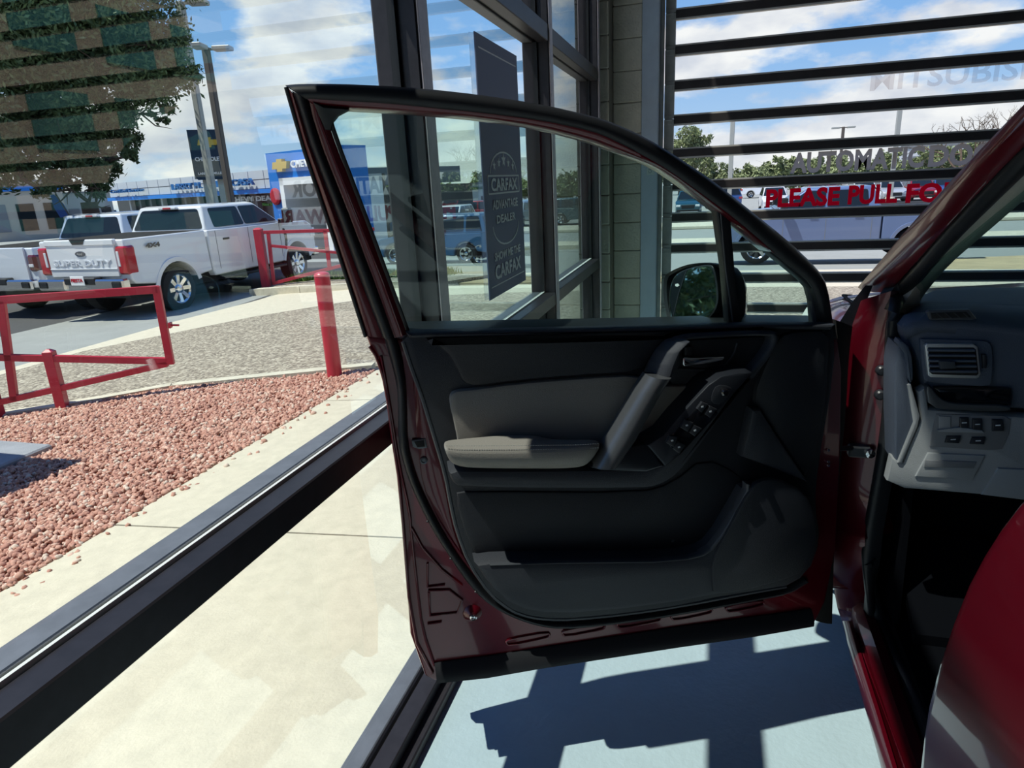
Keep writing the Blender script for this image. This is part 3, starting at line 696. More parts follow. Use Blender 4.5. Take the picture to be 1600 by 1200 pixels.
def pickup(loc, rz, label, m, style, group=None, zs=1.0):
    root = empty('pickup_truck', (0, 0, 0), label, 'pickup truck', group)
    r = .43 if style == 'big' else .41; wb = 4.0 if style != 'road' else 3.66; hw = 1.0; zr = 1.47 if style == 'big' else 1.38
    bb = .66 if style == 'big' else .58; xr = -1.10 if style == 'big' else -1.18; xf = wb + .92; hood = 1.42 if style == 'big' else 1.26; cabx = .98 if style != 'road' else .78
    wx = r * 1.22
    bed = [(xr, bb + .1)] + [(xr, zr), (cabx - .03, zr), (cabx - .03, bb)] + [(x, z) for x, z in arc(0, r, wx, 20, 160, 10)] + [(xr + .1, bb + .02)]
    side_body(bed, hw, 'bed', m, root, bevel=.03, hwf=lambda x, z: hw - (.04 if z > zr - .1 else 0))
    # flare around the arch
    for s in (-1, 1):
        A = [(x, s * (hw + .012), z) for x, z in arc(0, r, wx + .0, 12, 168, 14)]; B = [(x, s * (hw + .012), z) for x, z in arc(0, r, wx + .09, 12, 168, 14)]
        MB().prism([(p[0], p[1] - s * .03, p[2]) for p in A + B[::-1]], [tuple(p) for p in A + B[::-1]]).build('wheel_flare', m, root, bevel=.01)
        A = [(x + wb, s * (hw + .012), z) for x, z in arc(0, r, wx, 12, 168, 14)]; B = [(x + wb, s * (hw + .012), z) for x, z in arc(0, r, wx + .09, 12, 168, 14)]
        MB().prism([(p[0], p[1] - s * .03, p[2]) for p in A + B[::-1]], [tuple(p) for p in A + B[::-1]]).build('wheel_flare', m, root, bevel=.01)
    cab = [(cabx, bb), (cabx, zr - .01), (wb - .55, zr - .02), (wb + .55, hood), (xf - .1, hood - .10), (xf, hood - .3), (xf, .62), (wb + .62, .55)] + arc(wb, r, wx, 20, 160, 10)[0:] + [(wb - .6, bb - .12), (cabx + .05, bb - .12)]
    side_body(cab, hw, 'cab_body', m, root, bevel=.03, hwf=lambda x, z: hw - (.05 if x > xf - .3 else 0))
    greenhouse(root, m, cabx + .02, cabx + .20, wb - 1.15, wb - .42, zr - .02, 1.93 * zs, hw - .05, hw - .22, [(cabx + .30, cabx + 1.26, cabx + 1.24, cabx + .34), (cabx + 1.31, wb - .58, wb - 1.14, cabx + 1.29)])
    # bed interior floor look: dark liner
    MB().box((xr + .07, -hw + .1, zr + .001), (cabx - .08, hw - .1, zr + .006)).build('bed_liner', m_well, root)
    # underbody
    MB().box((xr + .1, -hw + .16, .42), (xf - .1, hw - .16, bb + .06)).build('chassis', m_well, root)
    for s in (-1, 1):
        wheel(root, 0, s * (hw - .15), r, s, .28); wheel(root, wb, s * (hw - .15), r, s, .28)
        # doors: shut lines and handles
        for xd_ in (cabx + .22, cabx + 1.27, wb - .60): MB().box((xd_ - .006, s * hw - .004, bb), (xd_ + .006, s * hw + .004, zr - .04)).build('shut_line', m_lgrey, root)
        for xd_ in (cabx + .42, cabx + 1.46): MB().cbox((xd_, s * (hw + .004) - .012, zr - .24), (xd_ + .2, s * (hw + .004) + .02, zr - .20), .008).build('door_handle', m_blk if style == 'big' else m_chrome, root)
        mb = MB(); mb.cbox((wb - .62, s * (hw + .02) - .0, zr - .02), (wb - .50, s * (hw + .30), zr + .05), .015); mb.cbox((wb - .66, min(s * (hw + .14), s * (hw + .36)), zr - .02), (wb - .50, max(s * (hw + .14), s * (hw + .36)), zr + .30), .03); mb.build('wing_mirror', m_blk, root)
        MB().cbox((cabx + .2, min(s * (hw - .06), s * (hw + .08)), .44), (wb - .6, max(s * (hw - .06), s * (hw + .08)), .49), .01).build('running_board', m_blk, root)
        if style == 'big':
            q = chaikin([(wb - .50, 0, 1.30), (wb - .40, 0, 1.30), (wb - .34, 0, 1.10), (wb - .40, 0, .80), (wb - .46, 0, .80), (wb - .42, 0, 1.10)], 1)
            MB().prism([(p[0], s * (hw - .01), p[2]) for p in q], [(p[0], s * (hw + .012), p[2]) for p in q]).build('fender_vent', m_blk, root)
        MB().cbox((xf - .22, min(s * .70, s * .97), hood - .42), (xf + .02, max(s * .70, s * .97), hood - .2), .02).build('headlamp', m_lampw, root)
    MB().cbox((xf - .05, -.68, hood - .48), (xf + .03, .68, hood - .17), .02).build('grille', m_chrome if style != 'big' else m_blk, root)
    MB().cbox((xf - .12, -.96, .52), (xf + .12, .96, .74), .03).build('front_bumper', m_chrome, root)
    # tailgate
    tg = MB().cbox((xr - .035, -.78, bb + .16), (xr + .01, .78, zr + .01), .015).build('tailgate', m, root)
    if style == 'big':
        MB().cbox((xr - .05, -.80, zr - .10), (xr + .03, .80, zr + .015), .02).build('gate_spoiler', m, tg)
        MB().prism([(xr - .056, y, z) for y, z in ((-.17, zr + .015), (.17, zr + .015), (.12, zr - .07), (-.12, zr - .07))], [(xr + .0, y, z) for y, z in ((-.17, zr + .019), (.17, zr + .019), (.12, zr - .066), (-.12, zr - .066))]).build('release_handle', m_blk, tg)
        MB().cbox((xr - .048, -.77, bb + .30), (xr - .03, .77, bb + .315), .003).build('crease', m, tg)
        text('embossed_lettering', 'SUPER DUTY', (xr - .04, .66, bb + .36), (0, -1, 0), (0, 0, 1), .105, 1.32, .018, mat('embossed_white', rgb(214, 217, 224), .35, coat=.5), tg, bold=.03)
        ov = MB(); ov.lathe((0, 0, 0), (-1, 0, 0), [(0, 1), (.012, .97)], 28); ov.v = [(xr - .036 + p[0], p[1] * .115, zr - .235 + p[2] * .048) for p in ov.v]; ob_ = ov.build('oval_badge', m_navy, tg)
        text('badge_script', 'Ford', (xr - .0505, 0, zr - .235), (0, -1, 0), (0, 0, 1), .045, .12, .002, m_chrome, tg, center=True, shear=.3)
        for s in (-1, 1): text('four_by_four_lettering', '4X4', (-.66 if s < 0 else -.30, s * (hw + .004), zr - .20), (-s, 0, 0), (0, 0, 1), .085, .34, .006, mat('decal_grey', rgb(58, 50, 56), .5), root, bold=.05)
        for s in (-1, 1):
            a, b = min(s * .775, s * 1.005), max(s * .775, s * 1.005)
            lp = MB().cbox((xr - .04, a, bb + .20), (xr + .20, b, zr - .12), .03).build('tail_lamp', m_lampr, root)
            MB().cbox((xr - .047, min(s * .80, s * .86), bb + .34), (xr - .03, max(s * .80, s * .86), zr - .2), .01).build('reversing_lens', m_lampw, lp)
    else:
        for s in (-1, 1):
            a, b = min(s * .79, s * 1.0), max(s * .79, s * 1.0)
            lp = MB().cbox((xr - .035, a, zr - .46), (xr + .16, b, zr - .12), .05).build('tail_lamp', m_lampd, root)
            MB().cbox((xr - .045, min(s * .83, s * .95), zr - .36), (xr - .03, max(s * .83, s * .95), zr - .30), .01).build('reversing_lens', m_lampw, lp)
    bp = MB(); bp.cbox((xr - .20, -.98, .60), (xr - .02, -.34, .80), .03); bp.cbox((xr - .20, .34, .60), (xr - .02, .98, .80), .03); bp.cbox((xr - .15, -.4, .58), (xr - .02, .4, .72), .02)
    bo = bp.build('rear_bumper', m_chrome, root, smooth=30)
    MB().cbox((xr - .19, -.36, .70), (xr - .02, .36, .83), .02).build('step_pad', m_blk, bo)
    for s in (-1, 1): MB().cbox((xr - .208, min(s * .74, s * .93), .64), (xr - .19, max(s * .74, s * .93), .76), .02).build('corner_step', m_blk, bo)
    if style == 'big':
        pl = MB().cbox((xr - .225, -.155, .70), (xr - .212, .155, .86), .004).build('dealer_plate', m_ltr, bo)
        text('plate_lettering', 'FIESTA', (xr - .228, 0, .79), (0, -1, 0), (0, 0, 1), .065, .27, .004, m_rl, bo, center=True, bold=.04)
    cl = MB().cbox((cabx + .11, -.22, 1.885 * zs), (cabx + .20, .22, 1.935 * zs), .012).build('high_brake_lamp', m_lampw, root)
    MB().cbox((cabx + .10, -.10, 1.89 * zs), (cabx + .19, .10, 1.93 * zs), .008).build('brake_lens', m_lampr, cl)
    root.location = loc; root.rotation_euler = (0, 0, rz)
    return root
H = math.pi / 2
tw = gr(288, 490); tw = np.array([tw[0] * 1.035, tw[1] * 1.035, tw[2]])
pickup((tw[0] - 1.0, tw[1] + .05, gz(*tw[:2])), H, 'white four-door pickup truck with SUPER DUTY tailgate and dealer plate, nearest behind the red gate', m_white, 'big', zs=1.0)
m_pale = mat('pearl_white_paint', rgb(214, 220, 230), .25, .1, coat=1)
pickup((tw[0] - 3.45, tw[1] + .40, gz(tw[0] - 3.7, tw[1]) - .02), H, 'pearl white pickup truck with dark tail lamps at the left edge of the photo', m_pale, 'mid', zs=.97)
rp = gr(1181, 413)
m_bluegrey = mat('blue_grey_paint', rgb(98, 118, 158), .35, .2, coat=.8)
pickup((rp[0] + 3.66, rp[1] + 1.0, gz(rp[0], rp[1])), math.pi, 'blue-grey four-door pickup truck driving past on the road beyond the overhead door', m_bluegrey, 'road', zs=.96)

SC = {}
def car_template(kind):
    root = empty('parked_car', (0, 0, 0), 'x', 'car')
    r = .34 if kind == 'sedan' else .36; wb = 2.7; hw = .90; belt = .92 if kind == 'sedan' else 1.05; zt = 1.42 if kind == 'sedan' else 1.66
    xr, xf = -.95, wb + .9; wx = r * 1.15
    prof = [(xr, .35), (xr - .02, .7), (xr + .03, belt - .05), (xr + .15, belt), (wb - .35, belt), (wb + .5, belt - .12), (xf - .12, belt - .25), (xf, belt - .45), (xf, .32), (wb + wx, .28)] + arc(wb, r, wx, 10, 170, 8) + [(wx, .28)] + arc(0, r, wx, 10, 170, 8)
    side_body(prof, hw, 'body', m_white, root, bevel=.04, hwf=lambda x, z: hw - (.10 if x > xf - .25 or x < xr + .1 else 0) - (.04 if z > belt - .02 else 0))
    if kind == 'sedan': greenhouse(root, m_white, -.55, -.0, 1.35, wb - .35, belt, zt, hw - .06, hw - .26, [(-.2, .88, .84, .12), (.98, wb - .62, 1.38, .96)])
    else: greenhouse(root, m_white, xr + .12, xr + .40, 1.5, wb - .30, belt, zt, hw - .06, hw - .24, [(xr + .32, -.02, -.04, xr + .48), (.06, .88, .86, .06), (.98, wb - .58, 1.48, .96)])
    for s in (-1, 1):
        wheel(root, 0, s * (hw - .12), r, s, .2, 5); wheel(root, wb, s * (hw - .12), r, s, .2, 5)
        MB().cbox((xf - .16, min(s * .50, s * .80), belt - .42), (xf + .005, max(s * .50, s * .80), belt - .28), .02).build('headlamp', m_lampw, root)
        MB().cbox((xr - .03, min(s * .58, s * .84), belt - .26), (xr + .12, max(s * .58, s * .84), belt - .1), .02).build('tail_lamp', m_lampr, root)
    MB().cbox((xf - .06, -.45, belt - .55), (xf + .012, .45, belt - .30), .02).build('grille', m_blk, root)
    MB().cbox((xf - .06, -.75, .32), (xf + .015, .75, .45), .02).build('bumper_insert', m_blk, root)
    return root
CARM = {}
def paint(c):
    k = str(c)
    if k not in CARM: CARM[k] = mat('car_paint_%d' % len(CARM), rgb(*c), .3, .15, coat=.8)
    return CARM[k]
def put_car(kind, loc, rz, c, label, group=None):
    if kind not in SC: SC[kind] = root = car_template(kind)
    else: root = copy_tree(SC[kind])
    root.location = loc; root.rotation_euler = (0, 0, rz); root['label'] = label; root['category'] = 'car'
    if group: root['group'] = group
    for ch in root.children:
        if ch.name.split('.')[0] in ('body', 'cab'):
            if ch.data.users > 1 or True:
                ch.material_slots[0].link = 'OBJECT'; ch.material_slots[0].material = paint(c)
    return root
def carpx(kind, x, y, rz, c, label, group=None):
    P = gr(x, y); return put_car(kind, (P[0], P[1], gz(P[0], P[1])), rz, c, label, group)
W_, S_, R_, K_, B_, T_ = (232, 234, 238), (176, 180, 186), (150, 20, 34), (40, 42, 48), (52, 84, 140), (30, 74, 88)
OR2 = 'first second third fourth fifth sixth seventh eighth ninth tenth'.split()
g1 = 'cars on the lot across the road'
carpx('suv', 1077, 333, -H, T_, 'dark teal sport utility car facing the road, right of the galvanised door track', g1)
carpx('suv', 1136, 327, H + .3, B_, 'blue car seen under the sloping frame of the car door', g1)
carpx('suv', 1172, 309, 0, W_, 'white sport utility car far off, above the left end of PLEASE', g1)
carpx('suv', 1205, 328, -H, W_, 'white sport utility car facing the road behind the letter P of PLEASE', g1)
carpx('suv', 1272, 324, -H, R_, 'dark red sport utility car behind the letters ASE of PLEASE', g1)
carpx('sedan', 1300, 338, math.pi, (72, 84, 110), 'blue-grey saloon car driving behind the word PULL', g1)
carpx('suv', 1340, 318, -H, W_, 'white sport utility car behind the letters PU of PULL', g1)
carpx('suv', 1380, 314, -H, S_, 'silver sport utility car behind the last letter of PULL', g1)
carpx('suv', 1426, 312, -H, R_, 'red sport utility car behind the letter F of FORWARD', g1)
carpx('suv', 1462, 310, -H, B_, 'blue sport utility car behind the letter O of FORWARD', g1)
for i, (x, y, c, k) in enumerate([(1290, 303, R_, 'sedan'), (1330, 302, W_, 'suv'), (1365, 300, K_, 'suv'), (1400, 299, W_, 'sedan'), (1440, 298, S_, 'suv'), (1500, 299, W_, 'suv'), (1530, 309, K_, 'suv'), (1570, 302, R_, 'suv')]):
    carpx(k, x, y, -H, c, 'small parked car in the back rows across the road, %s from the left' % OR2[i], 'back rows across the road')
# cars beyond the glass wall, between mullions
g2 = 'cars beyond the storefront glass'
carpx('sedan', 632, 378, 0.0, (214, 222, 220), 'pale green-white saloon car seen through the rear corner of the car door window', g2)
carpx('sedan', 497, 362, 0, W_, 'white saloon car beside the blue dealership arch', g2)
for i, (x, y, c, k) in enumerate([(455, 352, R_, 'suv'), (540, 341, W_, 'suv'), (606, 350, R_, 'suv'), (720, 362, W_, 'suv'), (735, 350, R_, 'suv'), (815, 352, S_, 'suv'), (880, 350, T_, 'suv')]):
    carpx(k, x, y, -H if i % 2 else 0, c, 'small parked car far beyond the storefront glass, %s from the left' % OR2[i], 'far cars beyond the storefront')
carpx('suv', 742, 408, math.pi, (52, 92, 132), 'blue sport utility car beside the CARFAX poster', g2)
for i, (x, y, c) in enumerate([(-8, 352, W_), (12, 346, S_), (28, 350, R_), (44, 345, W_), (175, 345, W_), (200, 345, W_)]):
    carpx('suv', x, y, 0 if i % 2 else -H, c, 'small parked car far behind the white pickups, %s from the left' % OR2[i], 'far cars behind the pickups')

# ---- road medians and kerbs across the road
def yline(y, x=1100): return gr(x, y)[1]
ym1, ym0 = yline(350), yline(357)
struct(MB().cbox((-12, ym0, -1.42), (50, ym1, -1.25), .03).build('far_kerb_strip', m_curb))
ya, yb = yline(384), yline(377)
struct(drape('median_strip', [(-9, ya), (50, ya), (50, yb), (-9, yb)], m_curb, th=.14, step=3))
struct(drape('roadside_sidewalk', [(-6, 14.6), (50, 14.6), (50, 15.8), (-6, 15.8)], m_conc, th=.05, step=1.5))
struct(drape('roadside_gravel', [(-6, 13.2), (50, 13.2), (50, 14.6), (-6, 14.6)], m_tan, th=.03, step=1.5))
struct(drape('roadside_patch', [gr(1370, 424)[:2], gr(1395, 412)[:2], gr(1460, 408)[:2], gr(1620, 402)[:2], gr(1620, 424)[:2]], m_tan, th=.06, step=2))

# ---- dealership across the lot
Hh = 2.75
A0 = hit(436, 263, (0, 0, 1), Hh); B0 = hit(168, 287, (0, 0, 1), Hh)
bd = nrm([A0[0] - B0[0], A0[1] - B0[1], 0]); bn = np.array([bd[1], -bd[0], 0])
if bn @ (C - A0) < 0: bn = -bn
Lb = math.dist(A0[:2], B0[:2]); GZ = -1.4
root = empty('car_dealership', (float(B0[0]), float(B0[1]), GZ), 'long white car dealership with blue stripe and blue letters behind the lamp poles', 'building')
def bp_(u, n, z): return tuple(np.array([B0[0], B0[1], 0]) + bd * u + bn * n + np.array([0, 0, z]))
bf = lambda p: bp_(*p)
tot = Lb
z_s0 = None
def bz(x, y):  # height on the facade plane for a pixel
    P = hit(x, y, bn, bn @ np.array([B0[0], B0[1], 0])); return (P - np.array([B0[0], B0[1], 0])) @ bd, P[2]
u1, zs1 = bz(430, 294); u2, zs0 = bz(430, 301)
MB().box((-2, -14, GZ), (tot + 1, -1.2, zs0), bf).build('showroom_wall', mat('showroom_dark', rgb(44, 50, 56), .3), root)
npn = 14
for i in range(npn):
    a = tot * i / npn; b = tot * (i + 1) / npn
    for (z0, z1) in ((zs1, (zs1 + Hh) / 2), ((zs1 + Hh) / 2, Hh)):
        MB().box((a + .03, -.3, z0 + .03), (b - .03, 0, z1 - .02), bf).build('wall_panel', m_panel, root)
MB().box((0, -14, zs1 - .1), (tot, -.05, Hh - .05), bf).build('fascia_backing', m_lgrey, root)
MB().box((-.3, -.2, zs0), (tot, .12, zs1), bf).build('blue_stripe', m_chevblue, root)
for i in range(13):
    a = tot * (i + .5) / 13; MB().box((a - .12, -1.2, GZ), (a + .12, -.9, zs0), bf).build('column', m_panel if i % 3 == 0 else m_lgrey, root)
MB().box((0, -1.0, (GZ + zs0) / 2), (tot, -.95, (GZ + zs0) / 2 + .1), bf).build('glazing_bar', m_panel, root)
m_bl = mat('sign_blue_letter', rgb(38, 100, 160), .5)
def btext(s, x0, y0, x1, y1, hpx, m, nm, off=.25, bold=.03):
    a, za = bz(x0, y0); b, zb = bz(x1, y1); _, zt = bz(x0, y0 - hpx); text(nm, s, bp_(a, off, za), bd, (0, 0, 1), zt - za, abs(b - a), .15, m, root, bold=bold)
btext('LARRY H. MILLER CASA', 276, 297, 404, 291, 9.5, m_bl, 'lettering_name', bold=.012)
btext('Certified Service', 180, 302, 231, 301, 5.5, m_bl, 'lettering_service', bold=.005)
btext('CHEVY DEALER', 342, 317, 427, 314, 8, m_ltr, 'lettering_dealer', off=-.8)
btext('New Mexico', 392, 323, 421, 321, 5, mat('green_letter', rgb(60, 150, 60), .6), 'lettering_state', off=-.8)
# the blue entrance arch: projects in front, open portal
ua, zt_ = bz(436, 240); ub, _ = bz(556, 236); pa, pz = bz(459, 278); pb, _ = bz(532, 276)
mb = MB(); mb.box((ua, -.6, GZ), (pa, .8, zt_), bf); mb.box((pb, -.6, GZ), (ub, .8, zt_), bf); mb.box((pa, -.6, pz), (pb, .8, zt_), bf)
arch = mb.build('entrance_arch', m_chevblue, root)
mb = MB(); t = (pb - pa) * .09; mb.box((pa, -2.6, GZ), (pa + t, .9, pz), bf); mb.box((pb - t, -2.6, GZ), (pb, .9, pz), bf); mb.box((pa, -2.6, pz - t), (pb, .9, pz), bf); mb.build('portal_lining', m_ltr, arch)
MB().box((pa, -2.8, GZ), (pb, -2.6, pz), bf).build('entrance_glass', m_tint, arch)
def bowtie(cx, cz, w, h, M, nm, m, par, n0, n1):
    P = [(-.5, -.28), (-.42, .28), (-.17, .28), (-.14, .5), (.19, .5), (.17, .28), (.5, .28), (.42, -.28), (.17, -.28), (.14, -.5), (-.19, -.5), (-.17, -.28)]
    MB().prism([M((cx + a * w, n0, cz + b * h)) for a, b in P], [M((cx + a * w, n1, cz + b * h)) for a, b in P]).build(nm, m, par)
u0_, z0_ = bz(463, 258); u1_, _ = bz(479, 258); w_ = (u1_ - u0_) * 1.55
bowtie(u0_, z0_, w_, w_ * .45, bf, 'bowtie_emblem', m_gold, arch, .8, 1.0)
text('lettering_arch', 'CHEVROLET', bp_(bz(482, 262)[0], .95, bz(482, 262)[1]), bd, (0, 0, 1), w_ * .26, (bz(545, 260)[0] - bz(482, 262)[0]), .15, m_ltr, arch, bold=.03)
uu, zz = bz(453, 306); MB().lathe(bp_(uu, .8, zz), bn, [(0, .42), (.1, .42), (.14, .3)], 16).build('award_rosette', m_rl, arch)
# pylon sign with its posts
def pylon():
    D = 34.; a = at(292, 208, D); b = at(338, 208, D); t = at(292, 203, D); bt = at(300, 280, D)
    d = nrm([b[0] - a[0], b[1] - a[1], 0]); n = np.array([d[1], -d[0], 0]); n = n if n @ (C - a) > 0 else -n
    w = math.dist(a[:2], b[:2]) + .2; rt = empty('pylon_sign', (float(a[0]), float(a[1]), gz(a[0], a[1])), 'navy pylon sign with a gold emblem between the two lamp poles', 'sign')
    M = lambda p: tuple(np.array([a[0], a[1], 0]) + d * p[0] + n * p[1] + np.array([0, 0, p[2]])); z1 = t[2]; z0 = bt[2]
    MB().box((0, -.5, z0), (w, 0, z1), M).build('sign_box', m_poleL, rt)
    MB().prism([M((x, .0, z)) for x, z in ((.0, z0 + .2), (.12, z0 - .05), (w - .12, z0 - .05), (w, z0 + .2), (w, z1), (0, z1))], [M((x, .05, z)) for x, z in ((.0, z0 + .2), (.12, z0 - .05), (w - .12, z0 - .05), (w, z0 + .2), (w, z1), (0, z1))]).build('sign_face', m_navy, rt)
    h = z1 - z0
    bowtie(w * .55, z0 + h * .74, w * .62, h * .20, M, 'bowtie_emblem', m_gold, rt, .05, .12)
    text('lettering_brand', 'CHEVROLET', M((w * .10, .08, z0 + h * .36)), d, (0, 0, 1), h * .085, w * .80, .05, m_ltr, rt, bold=.03)
    text('lettering_owner', 'LARRY H. MILLER', M((w * .12, .08, z0 + h * .08)), d, (0, 0, 1), h * .05, w * .76, .05, m_ltr, rt, bold=.03)
    for q in (.30, .74): MB().box((w * q - .12, -.35, gz(a[0], a[1]) - .1), (w * q + .12, -.15, z0 + .1), M).build('sign_post', m_poleL, rt)
pylon()
# lamp poles
def lamp_pole(x0, y0, x1, y1, D, w, m, heads, label, name='lamp_pole'):
    """(x0,y0) a point high on the pole in the photo; base follows the plumb line"""
    T = at(x0, y0, D); g = gz(T[0], T[1]); rt = empty(name, (float(T[0]), float(T[1]), g), label, 'lamp post', 'lamp posts')
    MB().cbox((T[0] - w, T[1] - w, g), (T[0] + w, T[1] + w, T[2]), w * .2).build('pole', m, rt)
    MB().lathe((T[0], T[1], g - .05), (0, 0, 1), [(0, w * 2.4), (.5, w * 2.2), (.52, w * 1.5)], 14).build('concrete_base', m_curb, rt)
    for s in heads:
        d = np.array([math.cos(s), math.sin(s), 0]); M = frame_fn((T[0], T[1], T[2]), d); L = w * 7
        MB().box((0, -w * .4, -w * .9), (L * .5, w * .4, -w * .3), M).build('arm', m, rt)
        MB().cbox((L * .35, -w * 1.9, -w * 1.2), (L * 1.15, w * 1.9, w * .1), w * .25, M).build('lamp_head', m_poleL, rt)
    return rt
lamp_pole(321, 74, 352, 330, 27, .11, m_pole, (math.atan2(.96, -.27) - math.pi, math.atan2(.27, .96)), 'tall brown square lamp pole with two shoebox lamps, right of the navy pylon sign')
lamp_pole(281, 2, 315, 330, 24, .10, m_poleL, (.28,), 'tall pale grey lamp pole in front of the navy pylon sign')
lamp_pole(1145, 188, 0, 0, 44, .13, m_poleL, (), 'thin pale lamp pole rising behind the trees at the left of the overhead door')
lamp_pole(1406, 172, 0, 0, 58, .15, m_poleL, (), 'thin pale lamp pole rising behind the letter C of AUTOMATIC')
lamp_pole(1318, 198, 0, 0, 70, .12, m_pole, (0, math.pi), 'lamp pole with two flat heads above the middle of the overhead door')
# far low building and fence on the left
def far_block(xa, xb, ytop, ybot, D, name, m, label, cat='building', trim=None):
    a = at(xa, ytop, D); b = at(xb, ytop - (xb - xa) * .045, D * 1.02); d = nrm([b[0] - a[0], b[1] - a[1], 0]); n = np.array([-d[1], d[0], 0]); w = math.dist(a[:2], b[:2]); z = a[2]; g = gz(a[0], a[1])
    if n @ (np.array([a[0], a[1], 0])) < 0: n = -n
    rt = empty(name, (float(a[0]), float(a[1]), g), label, cat); M = lambda p: tuple(np.array([a[0], a[1], 0]) + d * p[0] + n * p[1] + np.array([0, 0, p[2]]))
    MB().box((0, 0, g - .2), (w, 12, z), M).build('wall', m, rt)
    h = z - g
    if trim: MB().box((-.1, -.15, z - h * .16), (w + .1, .0, z - h * .08), M).build('trim_band', trim, rt)
    MB().box((-.1, -.2, z), (w + .1, 12.2, z + .15), M).build('roof_edge', m_lgrey, rt)
    k = max(3, int(w / 3.2))
    for i in range(k):
        x = w * (i + .5) / k; MB().box((x - w / k * .32, -.05, g + h * .15), (x + w / k * .32, .02, g + h * .62), M).build('window', m_tint if i % 3 else m_lgrey, rt)
    return rt
far_block(-40, 92, 286, 338, 75, 'low_warehouse', mat('warehouse_tan', rgb(176, 170, 160), .8), 'low tan warehouse with a blue trim band behind the white pickups', trim=m_chevblue)
far_block(97, 172, 303, 340, 82, 'service_building', mat('service_grey', rgb(160, 164, 166), .8), 'grey service building at the far left of the white dealership')
far_block(1410, 1620, 222, 260, 128, 'far_white_store', m_panel, 'far white store building behind the word DOOR', trim=m_lgrey)
far_block(664, 782, 292, 335, 64, 'far_dealer_building', m_panel, 'far white building seen low between the mullion and the CARFAX poster', trim=mat('green_trim', rgb(40, 90, 60), .6))
# blue feather banner
D = 22; a = at(80, 305, D); b = at(101, 338, D); rt = empty('feather_banner', (float(b[0]), float(b[1]), gz(b[0], b[1])), 'leaning blue feather banner rising behind the pearl white pickup', 'banner')
dd = b - a; pp = nrm(np.cross(dd, [0, 1, 0])) * .16
pts_ = [a + pp * .5, a - pp * .2, a + dd * .5 - pp, b - pp, b + pp, a + dd * .5 + pp * 1.2]
MB().prism([p + np.array([0, .02, 0]) for p in pts_], pts_).build('cloth', mat('banner_blue', rgb(30, 82, 165), .6), rt)
MB().tube([a + pp, b + pp, (b[0], b[1], gz(b[0], b[1]))], .02, 6).build('banner_pole', m_pole, rt)

# ---- neighbouring wing of the dealership (seen only as a reflection in the storefront glass)
wing = empty('service_wing', (16.4, 11, -.6), 'beige stucco service wing with green windows, reflected at the top left of the storefront glass', 'building')
m_beige = mat('beige_stucco', rgb(196, 178, 154), .9, var=.05, vscale=2)
MB().box((16.4, 11, -1), (30, 24, 9)).build('wall', m_beige, wing)
MB().box((16.2, 10.8, 8.2), (30.2, 24.2, 9.4)).build('parapet', m_beige, wing)
for i, z in enumerate((1.0, 3.6, 6.2)):
    for j in range(4):
        MB().box((16.36, 12.2 + j * 3, z - .6), (16.42, 14.2 + j * 3, z + 1.0)).build('window', mat('green_window', rgb(70, 130, 120), .15, coat=1), wing)
        MB().box((17.7 + j * 3.6, 10.96, z - .6), (19.9 + j * 3.6, 11.02, z + 1.0)).build('window', MATS['green_window'], wing)

# ---- trees
def leaf_cloud(name, blobs, n, size, m, parent, **props):
    V = np.zeros((0, 3)); B = np.array([b[:3] for b in blobs]); Rr = np.array([b[3] for b in blobs]); wts = Rr ** 1.7; wts /= wts.sum()
    idx = rng.choice(len(blobs), n, p=wts)
    # sub-clumps inside each blob so the crown has gaps
    ncl = max(10, n // 60); cidx = rng.choice(len(blobs), ncl, p=wts); u = rng.normal(size=(ncl, 3)); u /= np.linalg.norm(u, axis=1)[:, None]
    cc_ = B[cidx] + u * (Rr[cidx] * rng.uniform(.05, 1, ncl) ** .5)[:, None] * np.array([1, 1, .85]); k = rng.integers(0, ncl, n)
    P = cc_[k] + rng.normal(size=(n, 3)) * (Rr[cidx][k] * .13)[:, None]
    a = rng.normal(size=(n, 3)); a /= np.linalg.norm(a, axis=1)[:, None]; b = rng.normal(size=(n, 3)); b -= (b * a).sum(1)[:, None] * a; b /= np.linalg.norm(b, axis=1)[:, None]
    s = (size * rng.uniform(.6, 1.3, n))[:, None]
    q = np.stack([P - a * s, P + b * s * .38, P + a * s, P - b * s * .38], 1).reshape(-1, 3)
    me = bpy.data.meshes.new(name); me.vertices.add(len(q)); me.vertices.foreach_set('co', (q - np.array(ORG.get(parent.name, (0, 0, 0)))).reshape(-1))
    me.loops.add(4 * n); me.loops.foreach_set('vertex_index', np.arange(4 * n, dtype=np.int32)); me.polygons.add(n)
    me.polygons.foreach_set('loop_start', np.arange(0, 4 * n, 4, dtype=np.int32)); me.polygons.foreach_set('loop_total', np.full(n, 4, np.int32)); me.update()
    return fin(name, me, m, parent, kind='stuff', **props)
